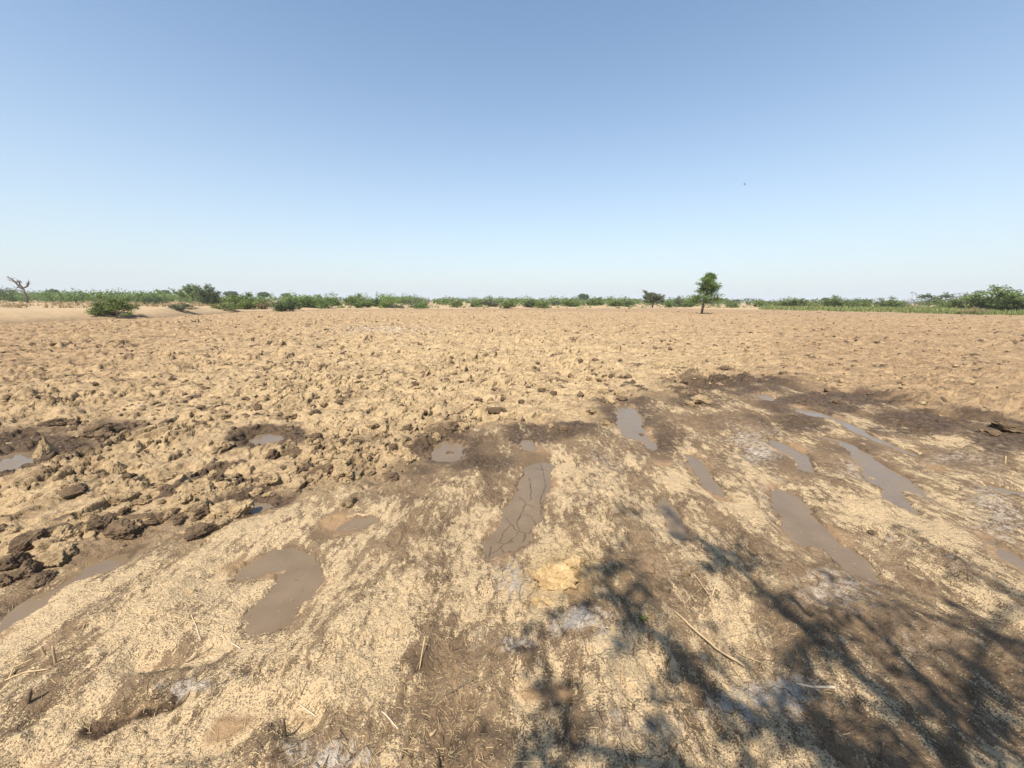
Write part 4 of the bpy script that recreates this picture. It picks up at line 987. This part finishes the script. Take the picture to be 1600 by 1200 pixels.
# ------------------------------------------------------------------ the thorn tree behind the camera whose crown shades the lower right
def shade_tree():
    g = np.random.default_rng(5); r = random.Random(5)
    base = Vector((1.6, -3.0, h1(1.6, -3.0))); fork = Vector((1.45, -2.7, 1.9))
    root = bpy.data.objects.new('thorn_tree', None); COL.objects.link(root); root.location = base
    tag(root, 'sparse thorn tree standing behind the viewer that shades the lower right', 'tree')
    mb = MB(); C = []
    mb.tube([base + Vector((0, 0, -.1)), base + Vector((.06, .05, .6)), base + Vector((-.05, .15, 1.3)), fork], [.15, .12, .11, .10], 9)
    lx, ly = LD.x / -LD.z, LD.y / -LD.z
    def up(px, py, h): q = ground(px, py); return Vector((q[0] - lx * h, q[1] - ly * h, h))
    limbs = [([(1400,1110),(1310,1035),(1240,970),(1180,915),(1120,865),(1075,825),(1040,785)], 3.0, 5.6, .9),
             ([(1300,1180),(1180,1120),(1090,1065),(1040,1010),(985,965),(955,925),(930,890)], 2.9, 5.0, .8),
             ([(1200,1240),(1000,1190),(880,1160),(800,1190)], 2.6, 3.8, .7),
             ([(1560,1230),(1540,1150),(1520,1080),(1530,1030),(1560,965),(1600,930)], 2.8, 4.8, .4),
             ([(1480,1220),(1480,1130),(1430,1060),(1390,1005),(1330,960)], 2.8, 4.6, .38),
             ([(1650,1230),(1680,1120),(1640,1060),(1600,1000)], 2.8, 4.3, .4),
             ([(1380,1260),(1340,1180),(1250,1150)], 2.5, 3.3, .7), ([(1000,1300),(1060,1350),(900,1400)], 2.6, 3.6, .8), ([(1700,1300),(1800,1250),(1900,1200)], 2.8, 4.0, .9)]
    for pts, h0, h1_, den in limbs:
        n = len(pts); Q = [fork] + [up(a, b, h0 + (h1_ - h0) * i / (n - 1)) for i, (a, b) in enumerate(pts)]
        mb.tube(Q, [.038 * (1 - .88 * i / n) + .005 for i in range(n + 1)], 6)
        for i in range(1, n + 1):
            for k in range(5):
                b = Q[i].lerp(Q[i - 1], r.random() * .6) if i > 1 else Q[i]
                e = b + Vector((r.gauss(0, .21), r.gauss(0, .21), r.gauss(.05, .22))); mb.tube([b, b.lerp(e, .5) + Vector((0, 0, .04)), e], [.010, .007, .004], 4)
                m = int(50 * den * r.uniform(.1, 1.4)) if r.random() < .60 else 2; t = g.random(m) ** .7
                C.append(np.array(b)[None] * (1 - t)[:, None] + np.array(e)[None] * t[:, None] + g.normal(0, .035, (m, 3)))
    C = np.vstack(C); V, Q = leaf_quads(C, 0.055, g)
    sh = np.array(base)
    tr = link_mesh('trunk', mb.mesh('trunk'), root, M_BARK); tr.matrix_parent_inverse = Matrix.Translation(-base)
    cr = link_mesh('crown', fast_mesh('crown', V, Q, None, False), root, M_LEAF); cr.matrix_parent_inverse = Matrix.Translation(-base)
shade_tree()

# ------------------------------------------------------------------ a bird high over the field
def bird():
    d = F_ * FPX + R_ * (1163.5 - 800) - U_ * (288 - 600); p = CAM + d / FPX * 95
    root = bpy.data.objects.new('bird', None); COL.objects.link(root); root.location = p; root.rotation_euler = (0, .3, .9)
    tag(root, 'tiny dark bird gliding in the sky right of the middle', 'bird')
    mb = MB(); mb.tube([(0, -.22, 0), (0, -.12, .02), (0, 0, .03), (0, .12, .02), (0, .2, .02)], [.015, .05, .07, .05, .02], 8); link_mesh('body', mb.mesh('body'), root, M_BIRD)
    for s in (-1, 1):
        mb = MB(); v = [(0, .08, .03), (s * .25, .12, .10), (s * .5, .02, .07), (s * .26, -.04, .09), (0, -.08, .03)]
        mb.add(v + [(a, b, c - .012) for a, b, c in v], [(0, 1, 2, 3, 4), (9, 8, 7, 6, 5)] + [(i, 5 + i, 5 + (i + 1) % 5, (i + 1) % 5) for i in range(5)]); link_mesh('wing', mb.mesh('wing'), root, M_BIRD)
bird()
# ------------------------------------------------------------------ dusty air
def haze():
    x, z0, z1 = 6200.0, -2.5, 62.0
    v = [(a * x, b * x, c) for c in (z0, z1) for a, b in ((-1, -1), (1, -1), (1, 1), (-1, 1))]
    me = bpy.data.meshes.new('haze'); me.from_pydata(v, [], [(3, 2, 1, 0), (4, 5, 6, 7), (0, 1, 5, 4), (1, 2, 6, 5), (2, 3, 7, 6), (3, 0, 4, 7)]); me.update()
    m = bpy.data.materials.new('dusty_air'); m.use_nodes = True; t = m.node_tree; t.nodes.clear()
    p = t.nodes.new('ShaderNodeVolumePrincipled'); p.inputs['Color'].default_value = (0.86, 0.90, 0.95, 1); p.inputs['Density'].default_value = 0.0003; p.inputs['Anisotropy'].default_value = 0.0
    o = t.nodes.new('ShaderNodeOutputMaterial'); t.links.new(p.outputs[0], o.inputs['Volume'])
    tag(link_mesh('haze', me, None, m), 'thin dusty haze in the air over the whole plain', 'haze', None, 'stuff')
haze()
print('TRIS ground', NQ * 2, 'crumbs', NCR)
